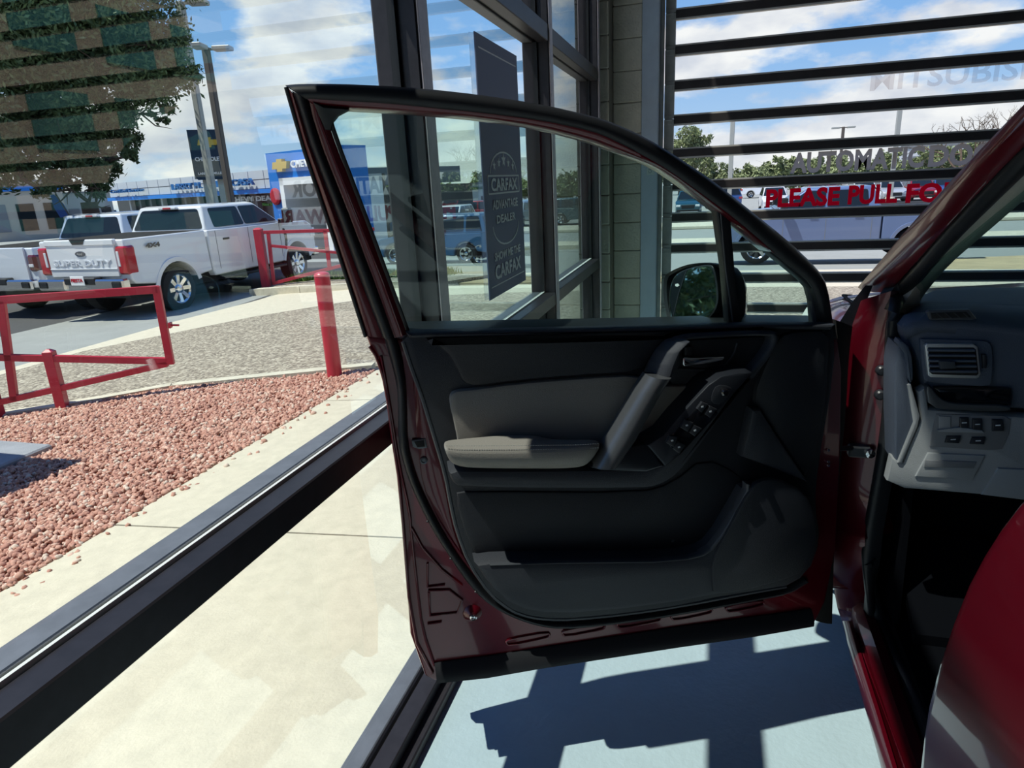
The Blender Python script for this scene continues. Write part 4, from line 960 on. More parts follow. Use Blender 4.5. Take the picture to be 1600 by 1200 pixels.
def tree(base, blobs, n, size, label, lm=m_leaf, trunk=.2, group=None, name='leafy_tree'):
    rt = empty(name, base, label, 'tree', group); b0 = np.array(base); cen = np.mean([b[:3] for b in blobs], 0)
    fork = b0 + (cen - b0) * .38; fork[2] = b0[2] + (cen[2] - b0[2]) * .45
    mb = MB(); mb.tube([b0 - [0, 0, .1], b0 + (fork - b0) * .5 + [.05, 0, 0], fork], [trunk * 1.25, trunk, trunk * .85], 10)
    mb.build('trunk', m_bark, rt, smooth=True)
    mb = MB()
    nodes = [fork]
    for bi, b in enumerate(sorted(blobs, key=lambda b: np.linalg.norm(np.array(b[:3]) - fork))):
        e_ = np.array(b[:3]); o_n = fork if bi < 4 else min(nodes, key=lambda q: np.linalg.norm(q - e_) + .5 * (q is fork)); nodes.append(e_); m_ = (o_n + e_) / 2 + rng.normal(size=3) * .15; mb.tube([o_n, m_, e_], [trunk * .20, trunk * .11, trunk * .04], 6)
        for _ in range(3):
            q = e_ + rng.normal(size=3) * b[3] * .6; mb.tube([m_, (m_ + q) / 2 + rng.normal(size=3) * .1, q], [trunk * .12, trunk * .07, trunk * .02], 5)
    mb.build('branches', m_bark, rt, smooth=True)
    leaf_cloud('foliage', blobs, n, size, lm, rt)
    return rt
# big tree behind the pickups, hanging into the top left
D = 22
def bl(x, y, rpx, D=22): P = at(x, y, D + random.uniform(-1, 1)); return (*P, rpx / 1040 * math.dist(P, C))
bb_ = [bl(x, y, r) for x, y, r in [(-160, -60, 110), (-90, 60, 80), (-150, 140, 80), (-30, -40, 100), (60, -60, 100), (160, -40, 80), (240, -30, 50), (40, 50, 70), (120, 60, 65), (190, 60, 55), (245, 60, 45), (20, 120, 50), (85, 125, 50), (150, 120, 45), (205, 115, 42), (262, 105, 38), (292, 120, 20), (232, 150, 32), (255, 175, 16), (60, 180, 38), (110, 190, 34), (170, 175, 34), (195, 215, 22), (150, 240, 24), (200, 245, 14), (100, 270, 26), (50, 265, 24), (140, 285, 20), (165, 300, 14), (70, 300, 18), (20, 60, 50), (-60, 200, 60), (-40, 260, 40), (120, 215, 34), (140, 200, 30), (90, 230, 28), (30, 200, 40), (20, 240, 34), (150, 265, 26), (120, 245, 30)]]
tb = at(140, 338, 22)
tree((float(tb[0]), float(tb[1]), gz(tb[0], tb[1])), bb_, 150000, .08, 'large dark leafy tree hanging over the white pickups at the top left', trunk=.24)
# tree to the side, out of the frame, which the door mirror reflects
tree((-11, .2, gz(-11, .2)), [(-11 + rng.normal() * .9, .2 + rng.normal() * 1.5, 2.7 + rng.normal() * 1.2, 1.0) for _ in range(16)], 30000, .08, 'leafy tree reflected in the door mirror', trunk=.18)
ORD = 'first second third fourth fifth sixth seventh eighth ninth tenth eleventh twelfth thirteenth'.split()
# green hedge line across the road: each tree of its own
hx = [(1062, 262, 42), (1100, 275, 34), (1140, 282, 28), (1180, 278, 30), (1222, 268, 34), (1262, 272, 30), (1305, 268, 32), (1350, 268, 28), (1390, 262, 30), (1435, 258, 28), (1485, 250, 28), (1530, 246, 30), (1590, 240, 36), (560, 300, 26), (620, 300, 26), (690, 300, 24), (760, 292, 28), (820, 292, 30), (890, 290, 30)]
for i, (x, y, r) in enumerate(hx):
    D = 100 + (i % 3) * 5; r *= .85; B4 = [bl(x + random.uniform(-.6, .6) * r, y + random.uniform(-.45, .5) * r, r * random.uniform(.45, .75), D) for _ in range(10)]
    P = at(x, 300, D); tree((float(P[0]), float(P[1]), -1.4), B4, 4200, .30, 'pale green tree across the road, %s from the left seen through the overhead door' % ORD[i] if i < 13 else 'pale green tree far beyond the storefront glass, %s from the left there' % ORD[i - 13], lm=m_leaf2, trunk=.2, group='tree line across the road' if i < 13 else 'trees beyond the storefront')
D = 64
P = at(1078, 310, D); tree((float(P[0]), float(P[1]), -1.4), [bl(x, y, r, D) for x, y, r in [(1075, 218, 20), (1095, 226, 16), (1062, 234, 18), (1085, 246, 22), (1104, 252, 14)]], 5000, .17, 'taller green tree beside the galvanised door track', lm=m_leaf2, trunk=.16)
# bare trees
def bare(x, y, h, D, label):
    P = at(x, y, D); g = -1.4; rt = empty('bare_tree', (float(P[0]), float(P[1]), g), label, 'tree'); mb = MB()
    def grow(p, d, L, r, k):
        q = p + d * L; mb.tube([p, (p + q) / 2 + rng.normal(size=3) * L * .06, q], [r, r * .85, r * .6], 5, cap=False)
        if k == 0: return
        for _ in range(3 if k > 2 else 2):
            grow(q, nrm(d + rng.normal(size=3) * .55 + np.array([0, 0, .1])), L * .72, r * .6, k - 1)
    T = at(x, y - h, D); H_ = T[2] - g
    grow(np.array([P[0], P[1], g]), np.array([0, 0, 1.]), H_ * .36, .16, 5); mb.build('branches', m_bark, rt)
bare(1502, 240, 62, 58, 'bare branching tree above the word DOOR, left of its bare neighbour')
bare(1562, 235, 60, 74, 'bare branching tree beside the windscreen pillar')

# ================================================================== THE CAR
HB_ = np.array([.353, 1.773, .27]); DU = nrm([-.904, -.428, 0]); DN = np.array([DU[1], -DU[0], 0.])   # DN points to the camera side
DN = nrm(np.array([-.428 * -1, -.904, 0])); LEAN = .22; BELT = 1.13
def dpt(x, y, w=0., lean=False):
    """point on the open door's plane (offset w towards the cabin side); above the belt the frame leans inwards"""
    if lean:
        n = DN - np.array([0, 0, 1.]) * LEAN; d = n @ np.array([HB_[0], HB_[1], BELT]) + w
        return hit(x, y, n, d)
    return hit(x, y, DN, DN @ HB_ + w)
car = empty('red_car', (.9, .6, 0), 'dark red car with its driver door standing wide open on the painted floor', 'car')
# ---------------- door -----------------
def layer(name, pts, w0, w1, m, parent, bev=.004, sm=0, lean=False, smooth=30, **k):
    c = chaikin([np.array([*p, 0.]) for p in pts], sm)
    Fp = [dpt(p[0], p[1], w1, lean) for p in c]
    n = DN
    cen = np.mean(Fp, 0); A = np.array(Fp); L = len(A)
    area = 0
    u = np.stack([(A - cen) @ DU, A[:, 2] - cen[2]], 1)
    for i in range(L): area += u[i - 1][0] * u[i][1] - u[i][0] * u[i - 1][1]
    sg = 1 if area > 0 else -1
    def inset(d):
        out = []
        for i in range(L):
            e0 = u[i] - u[i - 1]; e1 = u[(i + 1) % L] - u[i]
            n0 = np.array([-e0[1], e0[0]]) / (np.linalg.norm(e0) + 1e-9); n1 = np.array([-e1[1], e1[0]]) / (np.linalg.norm(e1) + 1e-9)
            q = (n0 + n1); q = q / max(q @ q / 2, .5); q = q * sg * d
            out.append(A[i] + DU * q[0] + np.array([0, 0, 1.]) * q[1])
        return out
    ring_back = [p - n * (w1 - w0) for p in A]
    ring1 = [p - n * bev for p in A]
    ring15 = [p - n * bev * .3 for p in inset(bev * .3)]
    mb = MB().prism(ring_back, ring1, [ring15, inset(bev)])
    return mb.build(name, m, parent, smooth=smooth, **k)
def dstrip(name, Lx, Rx, wl, wr, m, parent, t=.01, bulge=0, n=1, sm=0, lean=False, **k):
    a = chaikin([np.array([*p, 0.]) for p in Lx], sm, False); b = chaikin([np.array([*p, 0.]) for p in Rx], sm, False)
    A = [dpt(p[0], p[1], wl, lean) for p in a]; B = [dpt(p[0], p[1], wr, lean) for p in b]
    return MB().strip(A, B, t, bulge, n, back=-DN).build(name, m, parent, smooth=40, **k)
def dtube(name, P, w, r, m, parent, sm=1, lean=False, closed=False, **k):
    a = chaikin([np.array([*p, 0.]) for p in P], sm, closed)
    return MB().tube([dpt(p[0], p[1], w, lean) for p in a], r, 8, closed=closed, up=tuple(DN)).build(name, m, parent, smooth=True, **k)
shell = [(572, 524), (578, 541), (590, 560), (602, 605), (613, 690), (624, 760), (641, 991), (664, 1056), (679, 1064), (1060, 1008), (1272, 976), (1290, 940), (1306, 860), (1314, 700), (1316, 580), (1308, 518), (1030, 524), (640, 532)]
door = layer('front_door', shell, -.10, 0, m_red, car, .006, label='dark red door shell, seen from the cabin side')
outer_skin = layer('outer_skin', [(600, 560), (620, 700), (645, 985), (668, 1052), (1060, 1000), (1262, 968), (1290, 860), (1300, 700), (1296, 530), (1030, 525), (640, 530)], -.15, -.098, m_red, door, .03)
# raised flange lines down the rear edge of the shell
dtube('flange_fold', [(577, 541), (590, 560), (603, 605), (614, 690), (625, 760), (643, 990), (676, 1052)], .002, .0035, m_red, door, 1)
dtube('flange_fold', [(595, 556), (610, 640), (622, 720), (640, 800), (642, 830), (652, 920), (660, 985), (679, 1040)], .002, .003, m_red, door, 1)
# window frame, leaning inwards above the belt
O_ = [(446, 133), (470, 131), (530, 131), (600, 134), (669, 139), (750, 148), (847, 163), (925, 181), (956, 191), (1008, 214), (1060, 246), (1115, 283), (1165, 323), (1229, 374), (1279, 421), (1293, 446), (1302, 508)]
M_ = [(480, 156), (500, 157), (540, 160), (600, 163), (669, 170), (750, 178), (847, 190), (925, 207), (950, 217), (1000, 242), (1045, 268), (1098, 306), (1150, 345), (1210, 397), (1258, 433), (1274, 456), (1283, 508)]
I_ = [(488, 164), (505, 168), (541, 171), (600, 174), (672, 179), (758, 187), (844, 200), (925, 221), (945, 229), (1008, 253), (1040, 270), (1101, 314), (1142, 346), (1200, 393), (1251, 435), (1266, 452), (1281, 490)]
dstrip('frame_seal_top', O_, M_, .0, .01, m_blk, door, .035, .012, 5, 1, True)
dstrip('window_frame_top', [(p[0], p[1] - 2) for p in M_[:14]], I_[:14], .012, .0, m_red, door, .04, .004, 3, 1, True)
dstrip('frame_front_trim', M_[12:], [(1140, 344), (1200, 393), (1255, 438), (1270, 455), (1276, 480), (1280, 508)], .006, .0, m_blk, door, .03, .002, 2, 0, True)
dstrip('frame_reveal', [(1262, 448), (1268, 470), (1271, 508)], [(1272, 462), (1280, 480), (1287, 508)], -.01, .0, m_lip, door, .02, 0, 1, 0, True)
E0 = [(446, 133), (476, 237), (514, 350), (545, 445), (570, 524)]
E1 = [(458, 140), (488, 228), (525, 330), (561, 407), (594, 500), (600, 528)]
dstrip('window_frame_rear', E0, [(462, 150), (484, 226), (528, 340), (566, 445), (601, 528)], -.004, .0, m_red, door, .05, .006, 3, 0, True)
dtube('frame_edge_line', [(447, 136), (476, 237), (514, 350), (545, 445), (571, 526)], .0, .004, m_blk, door, 0, True)
dstrip('rear_seal_channel', [(456, 142), (466, 166), (484, 226), (528, 340), (566, 445), (598, 528)], [(482, 157), (488, 185), (505, 235), (545, 335), (585, 440), (618, 528)], .001, .001, m_blk, door, .03, .012, 5, 0, True)
dstrip('window_frame_rear_inner', [(483, 157), (489, 185), (505, 235), (545, 335), (585, 440), (616, 528)], [(506, 168), (514, 196), (530, 240), (571, 345), (606, 440), (636, 522)], .004, .0, m_red, door, .045, .005, 3, 0, True)
dtube('inner_fold', [(492, 160), (500, 190), (519, 240), (560, 345), (598, 440), (628, 524)], .006, .0025, m_red, door, 0, True)
dtube('glass_run_channel', [(512, 172), (520, 200), (534, 240), (574, 345), (609, 440), (638, 519)], .004, .0045, m_blk, door, 0, True)
layer('sail_corner', [(488, 158), (506, 166), (545, 171), (528, 180), (520, 190), (517, 203), (508, 203)], -.01, .012, m_blk, door, .003, 0, True)
layer('sash_bar', [(1119, 326), (1142, 338), (1147, 400), (1152, 460), (1161, 508), (1139, 508), (1132, 420)], -.03, -.004, m_blk, door, .004, 0, True)
dtube('sash_bar_line', [(1126, 332), (1134, 420), (1146, 508)], -.003, .002, m_lip, door, 0, True)
wg = [(506, 166), (545, 168), (672, 174), (758, 182), (844, 195), (925, 215), (1008, 248), (1060, 280), (1130, 333), (1136, 420), (1150, 525), (640, 530), (600, 440), (560, 340), (525, 240)]
layer('door_window', wg, -.020, -.015, m_cglass, door, .0005, 0, True, smooth=False)
layer('quarter_window', [(1128, 332), (1172, 371), (1229, 417), (1275, 455), (1284, 520), (1146, 520)], -.020, -.015, m_cglass, door, .0005, 0, True, smooth=False)
layer('belt_seal', [(634, 519), (1030, 511), (1195, 506), (1306, 507), (1308, 530), (1030, 535), (645, 545)], -.10, .02, m_blk, door, .004)
# main weather seal running down and along the bottom
dstrip('weather_seal', [(598, 520), (607, 552), (620, 600), (622, 640), (622, 690), (630, 725), (642, 760), (661, 801), (680, 836), (701, 868), (722, 900), (743, 926), (766, 946), (796, 962), (826, 973), (860, 981), (900, 981), (977, 972), (1060, 960), (1180, 937), (1232, 927), (1262, 908)],
       [(617, 520), (628, 552), (635, 600), (636, 640), (637, 690), (645, 725), (657, 760), (677, 801), (696, 836), (717, 868), (738, 896), (757, 920), (776, 938), (800, 952), (828, 963), (860, 970), (900, 970), (977, 962), (1060, 950), (1180, 928), (1228, 918), (1254, 902)], .002, .002, m_blk, door, .01, .014, 5, 1)
for p in [(668, 815), (704, 873), (743, 925)]:
    MB().lathe(dpt(*p, .014), DN, [(0, .003), (.002, .002)], 8).build('seal_clip', m_btn, door)
# pressed red bands between seal and trim panel
dstrip('inner_flange', [(638, 530), (646, 600), (652, 690), (660, 760), (680, 802), (700, 836), (722, 868), (748, 905), (775, 932), (800, 947)], [(640, 560), (656, 610), (675, 676), (692, 736), (700, 792), (709, 832), (729, 878), (752, 910), (778, 934), (803, 948)], .002, .006, m_red, door, .01, .003, 3, 1)
# latch hole, screws, bump stop
lh = layer('latch_plate', [(643, 688), (665, 685), (668, 700), (655, 702), (645, 699)], .004, .009, m_silver, door, .002)
layer('latch_slot', [(647, 690), (662, 688), (664, 698), (652, 699)], .008, .0095, m_well, lh, .0005)
MB().lathe(dpt(662, 719, .006), DN, [(0, .009), (.003, .009), (.004, .006), (.002, .004)], 14).build('latch_screw', m_silver, door, smooth=30)
MB().lathe(dpt(738, 958, .0), DN, [(-.002, .026), (.004, .022), (.010, .014), (.014, .010)], 20).build('bump_stop_boss', m_red, door, smooth=30)
MB().lathe(dpt(739, 961, .012), DN, [(0, .009), (.012, .009), (.014, .006), (.010, .005), (.008, .0)], 16).build('bump_stop_bolt', m_chrome, door, smooth=30)
for P in ([(668, 880), (668, 917), (695, 914)], [(669, 923), (702, 922), (722, 938), (714, 958), (672, 962), (670, 925)], [(668, 975), (690, 972)], [(643, 825), (660, 856), (690, 890), (722, 915)]):
    dtube('pressed_rib', P, .002, .003, m_red, door, 0)
for x0, y0, x1, y1 in ((794, 1004, 860, 993), (882, 990, 946, 980), (968, 977, 1034, 967), (1052, 965, 1114, 955), (1138, 952, 1195, 943)):
    P = [(x0, y0 - 5), (x1 - 4, y1 - 5), (x1, y1), (x1 - 6, y1 + 4), (x0 + 2, y0 + 5), (x0 - 4, y0)]
    dtube('pressed_slot', P, .002, .0028, m_red, door, 1, closed=True)
dstrip('lower_sill_trim', [(679, 1036), (760, 1026), (818, 1017), (1060, 980), (1180, 964), (1268, 952)], [(683, 1068), (760, 1060), (840, 1046), (1060, 1012), (1180, 995), (1272, 979)], .004, .030, m_blk, door, .05, .006, 4, 0)
# ---- trim panel
tp = [(628, 531), (641, 570), (656, 610), (675, 676), (693, 736), (704, 790), (711, 829), (730, 881), (763, 930), (796, 956), (826, 966), (856, 970), (895, 970), (977, 962), (1060, 950), (1121, 936), (1180, 927), (1228, 919), (1252, 906), (1270, 885), (1281, 855), (1283, 830), (1278, 800), (1277, 770), (1286, 700), (1300, 620), (1307, 560), (1306, 512), (1195, 507), (1030, 512), (640, 519)]
pan = layer('trim_panel', tp, .0, .030, m_plast, door, .012, 0)
dtube('panel_lip', [(630, 534), (645, 580), (660, 620), (678, 680), (696, 740), (705, 790), (714, 829), (734, 881), (766, 928), (798, 953), (826, 963), (856, 967), (895, 967), (977, 959), (1060, 947), (1180, 924), (1228, 916)], .024, .0055, m_lip, door, 1)
layer('belt_moulding', [(634, 520), (1030, 511), (1195, 506), (1306, 507), (1300, 516), (1195, 515), (1030, 521), (900, 526), (640, 529)], .02, .050, m_plast2, door, .008, 0)
layer('upper_pad', [(655, 530), (700, 529), (900, 526), (1030, 521), (1200, 515), (1196, 521), (1060, 526), (1040, 532), (1018, 560), (1004, 583), (900, 589), (800, 598), (745, 606), (722, 600), (712, 575), (695, 548)], .028, .052, m_plast, door, .014, 1)
gi = layer('vinyl_insert', [(702, 630), (704, 616), (714, 611), (735, 609.5), (803, 600), (900, 592), (1004, 586), (1006, 603), (1104, 603), (1092, 618), (1062, 652), (1037, 680), (1010, 697), (990, 712), (940, 708), (718, 706), (712, 672)], .028, .046, m_vinyl, door, .008, 1, label='light grey vinyl insert')
# armrest: top and front faces
top = [(693, 691), (700, 683), (750, 676), (790, 671), (832, 671), (845, 676), (860, 682), (900, 684), (947, 685)]
frt = [(692, 695), (700, 700), (750, 700), (790, 700), (832, 699), (845, 698.5), (860, 698), (900, 697), (945, 690)]
low = [(697, 708), (706, 731), (750, 733), (790, 734), (832, 734), (845, 734), (860, 734), (900, 733), (922, 728)]
rows = []
for (a, b, c) in zip(top, frt, low):
    A = dpt(*a, .045); B = dpt(*b, .118); Cc = dpt(*c, .134); Dd = dpt(*c, .045)
    mid = dpt(b[0], b[1] + 5, .128)
    up_ = A * .35 + B * .65 + np.array([0, 0, .006])
    rows.append([A, up_, B, mid, Cc, Dd])
mb = MB(); k_ = len(rows[0])
for r_ in rows: mb.v += [tuple(p) for p in r_]
for i in range(len(rows) - 1):
    for j in range(k_): mb.f.append((i * k_ + j, i * k_ + (j + 1) % k_, (i + 1) * k_ + (j + 1) % k_, (i + 1) * k_ + j))
mb.f.append(tuple(range(k_))); mb.f.append(tuple((len(rows) - 1) * k_ + j for j in range(k_)))
arm = mb.build('armrest', m_vinyl, door, smooth=50, label='padded light grey armrest with double stitching')
md = arm.modifiers.new('s', 'SUBSURF'); md.levels = 2; md.render_levels = 2
for e_ in arm.data.edges: pass
st = MB(); Bz = [np.array(p) for p in [(696, 696.5), (750, 696.5), (832, 696), (900, 695), (938, 693)]]
for off in (0, 6.5):
    P, q = arcl([[p[0], p[1] + off] for p in Bz]); 
    for t in np.linspace(.01, .985, 62):
        x = np.interp(t, q, P[:, 0]); y = np.interp(t, q, P[:, 1]); w = .1235
        st.tube([dpt(x - 1.1, y, w), dpt(x + 1.1, y, w)], .0009, 4, up=tuple(DN))
st.build('stitching', m_thread, door, kind='stuff')
# armrest base and console
layer('armrest_base', [(700, 735), (760, 736), (930, 735), (1000, 733), (1036, 722), (1068, 695), (1120, 636), (1168, 583), (1177, 583), (1170, 600), (1130, 652), (1090, 706), (1060, 744), (1030, 762), (1000, 766), (720, 765), (706, 755)], .028, .100, m_plast2, door, .014, 1)
layer('console_end', [(922, 731), (960, 700), (1011, 695), (1038, 729), (1010, 738), (940, 736)], .03, .108, m_gplast, door, .006, 0)
layer('console_inner_wall', [(940, 728), (1000, 697), (1037, 680), (1060, 652), (1107, 602), (1114, 606), (1068, 660), (1040, 692), (1008, 712), (960, 732)], .03, .095, m_gplast, door, .006, 0)
con = layer('switch_console', [(1011, 696), (1037, 680), (1060, 652), (1107, 602), (1128, 588), (1155, 583), (1176, 582), (1162, 600), (1125, 640), (1082, 690), (1062, 712), (1040, 730)], .03, .114, m_gplast, door, .005, 0)
layer('switch_well', [(1040, 690), (1100, 626), (1122, 646), (1062, 711)], .112, .1150, m_gloss, door, .0005, 0)
for nm, q in (('window_switch', [(1047, 681), (1060, 683), (1053, 699), (1041, 692)]), ('window_switch', [(1059, 690), (1072, 696), (1062, 709), (1051, 701)]), ('window_switch', [(1071, 656), (1084, 661), (1075, 675), (1063, 668)]), ('window_switch', [(1084, 664), (1097, 670), (1086, 682), (1077, 676)]), ('lock_switch', [(1097, 628), (1107, 632), (1097, 645), (1089, 639)]), ('lock_switch', [(1109, 634), (1121, 640), (1110, 653), (1101, 647)])):
    o_ = layer(nm, q, .112, .121, m_btn, door, .002, 0)
    c_ = np.mean(q, 0)
    layer('switch_mark', [(c_[0] - 2.2, c_[1] - 1), (c_[0] + 1.6, c_[1] - 2), (c_[0] + 2.2, c_[1] + .6), (c_[0] - 1.4, c_[1] + 1.4)], .1208, .1214, m_mark, door, .0001, 0)
layer('mirror_switch_plate', [(1112, 616), (1120, 601), (1142, 604), (1144, 612), (1127, 633), (1112, 630)], .112, .1155, m_btn, door, .001, 1)
MB().lathe(dpt(1130, 611, .115), DN, [(0, .009), (.010, .009), (.013, .006), (.013, 0)], 16).build('mirror_switch', m_gloss, door, smooth=30)
# pull handle
dstrip('pull_handle', [(1013, 587), (997, 610), (950, 690), (927, 729)], [(1049, 590), (1038, 606), (992, 690), (966, 727)], .11, .11, m_silver, door, .035, .022, 8, 0, label='metallic grey pull handle')
dstrip('pull_handle_upper', [(1046, 532), (1030, 548), (1020, 566), (1013, 587)], [(1078, 534), (1064, 548), (1055, 570), (1049, 590)], .070, .105, m_plast2, door, .03, .016, 6, 0)
# bezel ring around the inside handle
rg = [(1046, 532), (1062, 524), (1205, 519), (1217, 524), (1212, 540), (1180, 586)]
dstrip('handle_bezel', [(1030, 560), (1042, 536), (1060, 523), (1120, 519), (1205, 516), (1219, 522), (1212, 545), (1178, 590)], [(1046, 565), (1054, 544), (1066, 531), (1120, 527), (1196, 524), (1206, 528), (1196, 550), (1160, 590)], .06, .06, m_plast2, door, .03, .008, 4, 1)
layer('handle_recess', [(1052, 545), (1068, 532), (1198, 526), (1202, 530), (1174, 572), (1160, 582), (1110, 598), (1050, 602), (1044, 590)], .026, .036, m_plast, door, .004, 0)
dtube('recess_rim', [(1060, 576), (1100, 579), (1128, 574), (1146, 556), (1152, 536)], .04, .003, m_plast2, door, 1)
layer('inside_handle', [(1067, 560), (1069, 558), (1080, 559), (1132, 557), (1133, 560), (1128, 565), (1108, 570), (1090, 571), (1070, 573), (1067, 570)], .036, .062, m_chrome, door, .004, 0, label='chrome inside door handle')
layer('lock_knob', [(1070, 542), (1081, 541), (1083, 556), (1070, 557)], .036, .052, m_btn, door, .004, 0)
# forward panel pieces
layer('forward_pad', [(1219, 524), (1250, 516), (1300, 516), (1299, 560), (1296, 620), (1283, 690), (1264, 752), (1240, 738), (1190, 650), (1176, 622), (1200, 560)], .028, .044, m_plast, door, .016, 1)
layer('swept_fin', [(1176, 640), (1190, 640), (1215, 680), (1264, 755), (1230, 742), (1195, 728), (1160, 715)], .028, .062, m_plast2, door, .012, 0)
MB().lathe(dpt(1266, 648, .04), DN, [(0, .020), (.003, .020), (.003, .017), (.001, .017), (.001, 0)], 20).build('speaker_tweeter', m_plast2, door, smooth=30)
# map pocket
layer('map_pocket', [(742, 884), (768, 880), (873, 877), (1020, 876), (1073, 872), (1097, 866), (1111, 858), (1127, 838), (1150, 800), (1167, 770), (1180, 765), (1260, 780), (1276, 830), (1276, 855), (1264, 885), (1245, 903), (1180, 923), (1113, 934), (1060, 944), (977, 955), (895, 962), (850, 961), (820, 956), (795, 945), (770, 924)], .028, .088, m_plast2, door, .018, 0)
dstrip('pocket_lip', [(765, 881), (873, 877), (1020, 875.5), (1073, 871), (1095, 865), (1109, 857), (1125, 837), (1150, 797), (1166, 766), (1166, 756)], [(765, 883.5), (873, 880.5), (1020, 879), (1075, 874.5), (1099, 869), (1114, 860), (1130, 840), (1154, 801), (1171, 770), (1172, 757)], .084, .084, m_lip, door, .02, .004, 4, 0)
layer('pocket_backing', [(708, 772), (730, 768), (1000, 770), (1050, 756), (1100, 715), (1158, 742), (1163, 762), (1135, 810), (1105, 852), (1080, 864), (1020, 870), (873, 872), (760, 875), (735, 860)], .026, .036, m_plast, door, .006, 1)
layer('speaker_cover', [(1171, 768), (1185, 752), (1215, 748), (1262, 772), (1277, 815), (1277, 850), (1264, 885), (1245, 901), (1180, 920), (1115, 932), (1113, 905), (1112, 880), (1130, 842), (1150, 806)], .08, .094, m_plast, door, .006, 1)
for p in [(1051, 845)]: MB().lathe(dpt(*p, .036), DN, [(0, .004), (.003, .003)], 8).build('pocket_clip', m_silver, door)
# hinge side: rubber boot, check strap
dstrip('hinge_boot', [(1306, 500), (1312, 560), (1312, 640), (1300, 720), (1296, 800), (1292, 900), (1275, 970)], [(1332, 510), (1326, 560), (1322, 640), (1314, 720), (1306, 800), (1302, 900), (1300, 975)], -.02, -.05, m_well, door, .04, .004, 3, 1)
MB().tube([dpt(1296, 702, -.03), dpt(1332, 700, -.06)], .007, 8).build('check_strap', m_btn, door, smooth=True)
for z_ in (703, 721, 727): MB().lathe(dpt(1294, z_, .001), DN, [(0, .004), (.004, .003)], 8).build('hinge_rivet', m_chrome, door)
# ---- door mirror, outside the door
def mp(x, y, w): return dpt(x, y, w)
hs = [(1037, 431), (1050, 422), (1066, 415), (1080, 411.5), (1096, 410), (1112, 410), (1128, 413), (1142, 420), (1150, 440), (1152, 470), (1148, 498), (1130, 508), (1104, 508), (1080, 510), (1060, 509), (1050, 507), (1044, 502), (1039, 480), (1036, 458)]
c_ = chaikin([np.array([*p, 0.]) for p in hs], 1)
mc = np.mean([p[:2] for p in c_], 0)
def mring(w, k, dx=0, dy=0): return [mp(mc[0] + (p[0] - mc[0]) * k + dx, mc[1] + (p[1] - mc[1]) * k + dy, w) for p in c_]
WM = -.15
nG = nrm(np.array([-.64, -.75, .19])); c0 = mp(1085, 462, WM + .01)
def mp(x, y, w): return hit(x, y, nG, nG @ c0) + nG * (w - WM)
mirror = MB().prism(mring(WM - .02, .86), mring(WM, .90), [mring(WM + .004, .97), mring(WM - .005, 1.0), mring(WM - .033, 1.01, 0)]).build('door_mirror', m_blk, door, smooth=40)
capc = [(p[0], p[1]) for p in c_]
MB().prism(mring(WM - .034, 1.0, 0), mring(WM - .052, .97, -4, 1), [mring(WM - .075, .88, -6, 3), mring(WM - .092, .70, -8, 5), mring(WM - .10, .4, -8, 8)]).build('mirror_cap', m_red, door, smooth=60, label='dark red mirror cap')
gl = [(1049, 499), (1046, 470), (1048, 447), (1053, 435), (1060, 427), (1080, 419), (1096, 416), (1110, 415), (1115, 422), (1119, 440), (1121, 462), (1119, 478), (1112, 491), (1098, 504), (1080, 506), (1056, 503)]
# mirror glass: its own plane, turned towards the driver's seat when the door is shut
cG = mp(1085, 462, WM + .006)
g3 = [hit(x, y, nG, nG @ cG) for x, y in chaikin([np.array([*p]) for p in gl], 1)]
m_mirr = mat('mirror_silver', (.72, .82, .78), .02, 1.0)
m_bezel = mat('mirror_bezel', (.03, .033, .036), .3)
sc_ = lambda P, k, o: [cG + (p - cG) * k + nG * o for p in P]
MB().prism(sc_(g3, 1.035, -.03), sc_(g3, 1.035, -.001), [sc_(g3, 1.0, .001)]).build('mirror_rim', m_bezel, door, smooth=40)
MB().prism(sc_(g3, .985, .0), sc_(g3, .985, .002)).build('mirror_glass', m_mirr, door)
ln = [hit(x, y, nG, nG @ cG + .003) for x, y in ((1075, 421), (1072, 424), (1060, 460), (1051, 498))]
MB().tube(ln, .0012, 6).build('mirror_divider', m_lip, door)
dk = [hit(x, y, nG, nG @ cG + .0025) for x, y in ((1074, 421), (1060, 428), (1053, 436), (1049, 448), (1047, 470), (1050, 497), (1060, 460))]
MB().prism([p - nG * .001 for p in dk], dk).build('mirror_blind_area', m_tint, door)
ic = [hit(x, y, nG, nG @ cG + .0035) for x, y in ((1055, 444), (1059, 443), (1061.5, 446), (1058, 448), (1055, 447))]
MB().prism([p - nG * .001 for p in ic], ic).build('blind_spot_icon', m_ltr, door)
layer('mirror_foot', [(1116, 492), (1150, 486), (1166, 490), (1176, 508), (1112, 512)], -.16, -.10, m_blk, door, .01, 1)

# ---------------- body -----------------
def X(x, y, xx): return hit(x, y, (1, 0, 0), xx)
def Yp(x, y, yy): return hit(x, y, (0, 1, 0), yy)
def bstrip(name, L_, R_, m, t=.02, bulge=0, n=1, sm=0, par=None, **k):
    """L_ and R_: lists of (px, py, axis, value): points on plane x=value or y=value"""
    g = lambda q: X(q[0], q[1], q[3]) if q[2] == 'x' else (Yp(q[0], q[1], q[3]) if q[2] == 'y' else fl_(q))
    A = chaikin([g(q) for q in L_], sm, False); B = chaikin([g(q) for q in R_], sm, False)
    return MB().strip(A, B, t, bulge, n).build(name, m, par or car, smooth=40, **k)
def fl_(q): return hit(q[0], q[1], (0, 0, 1), q[3])
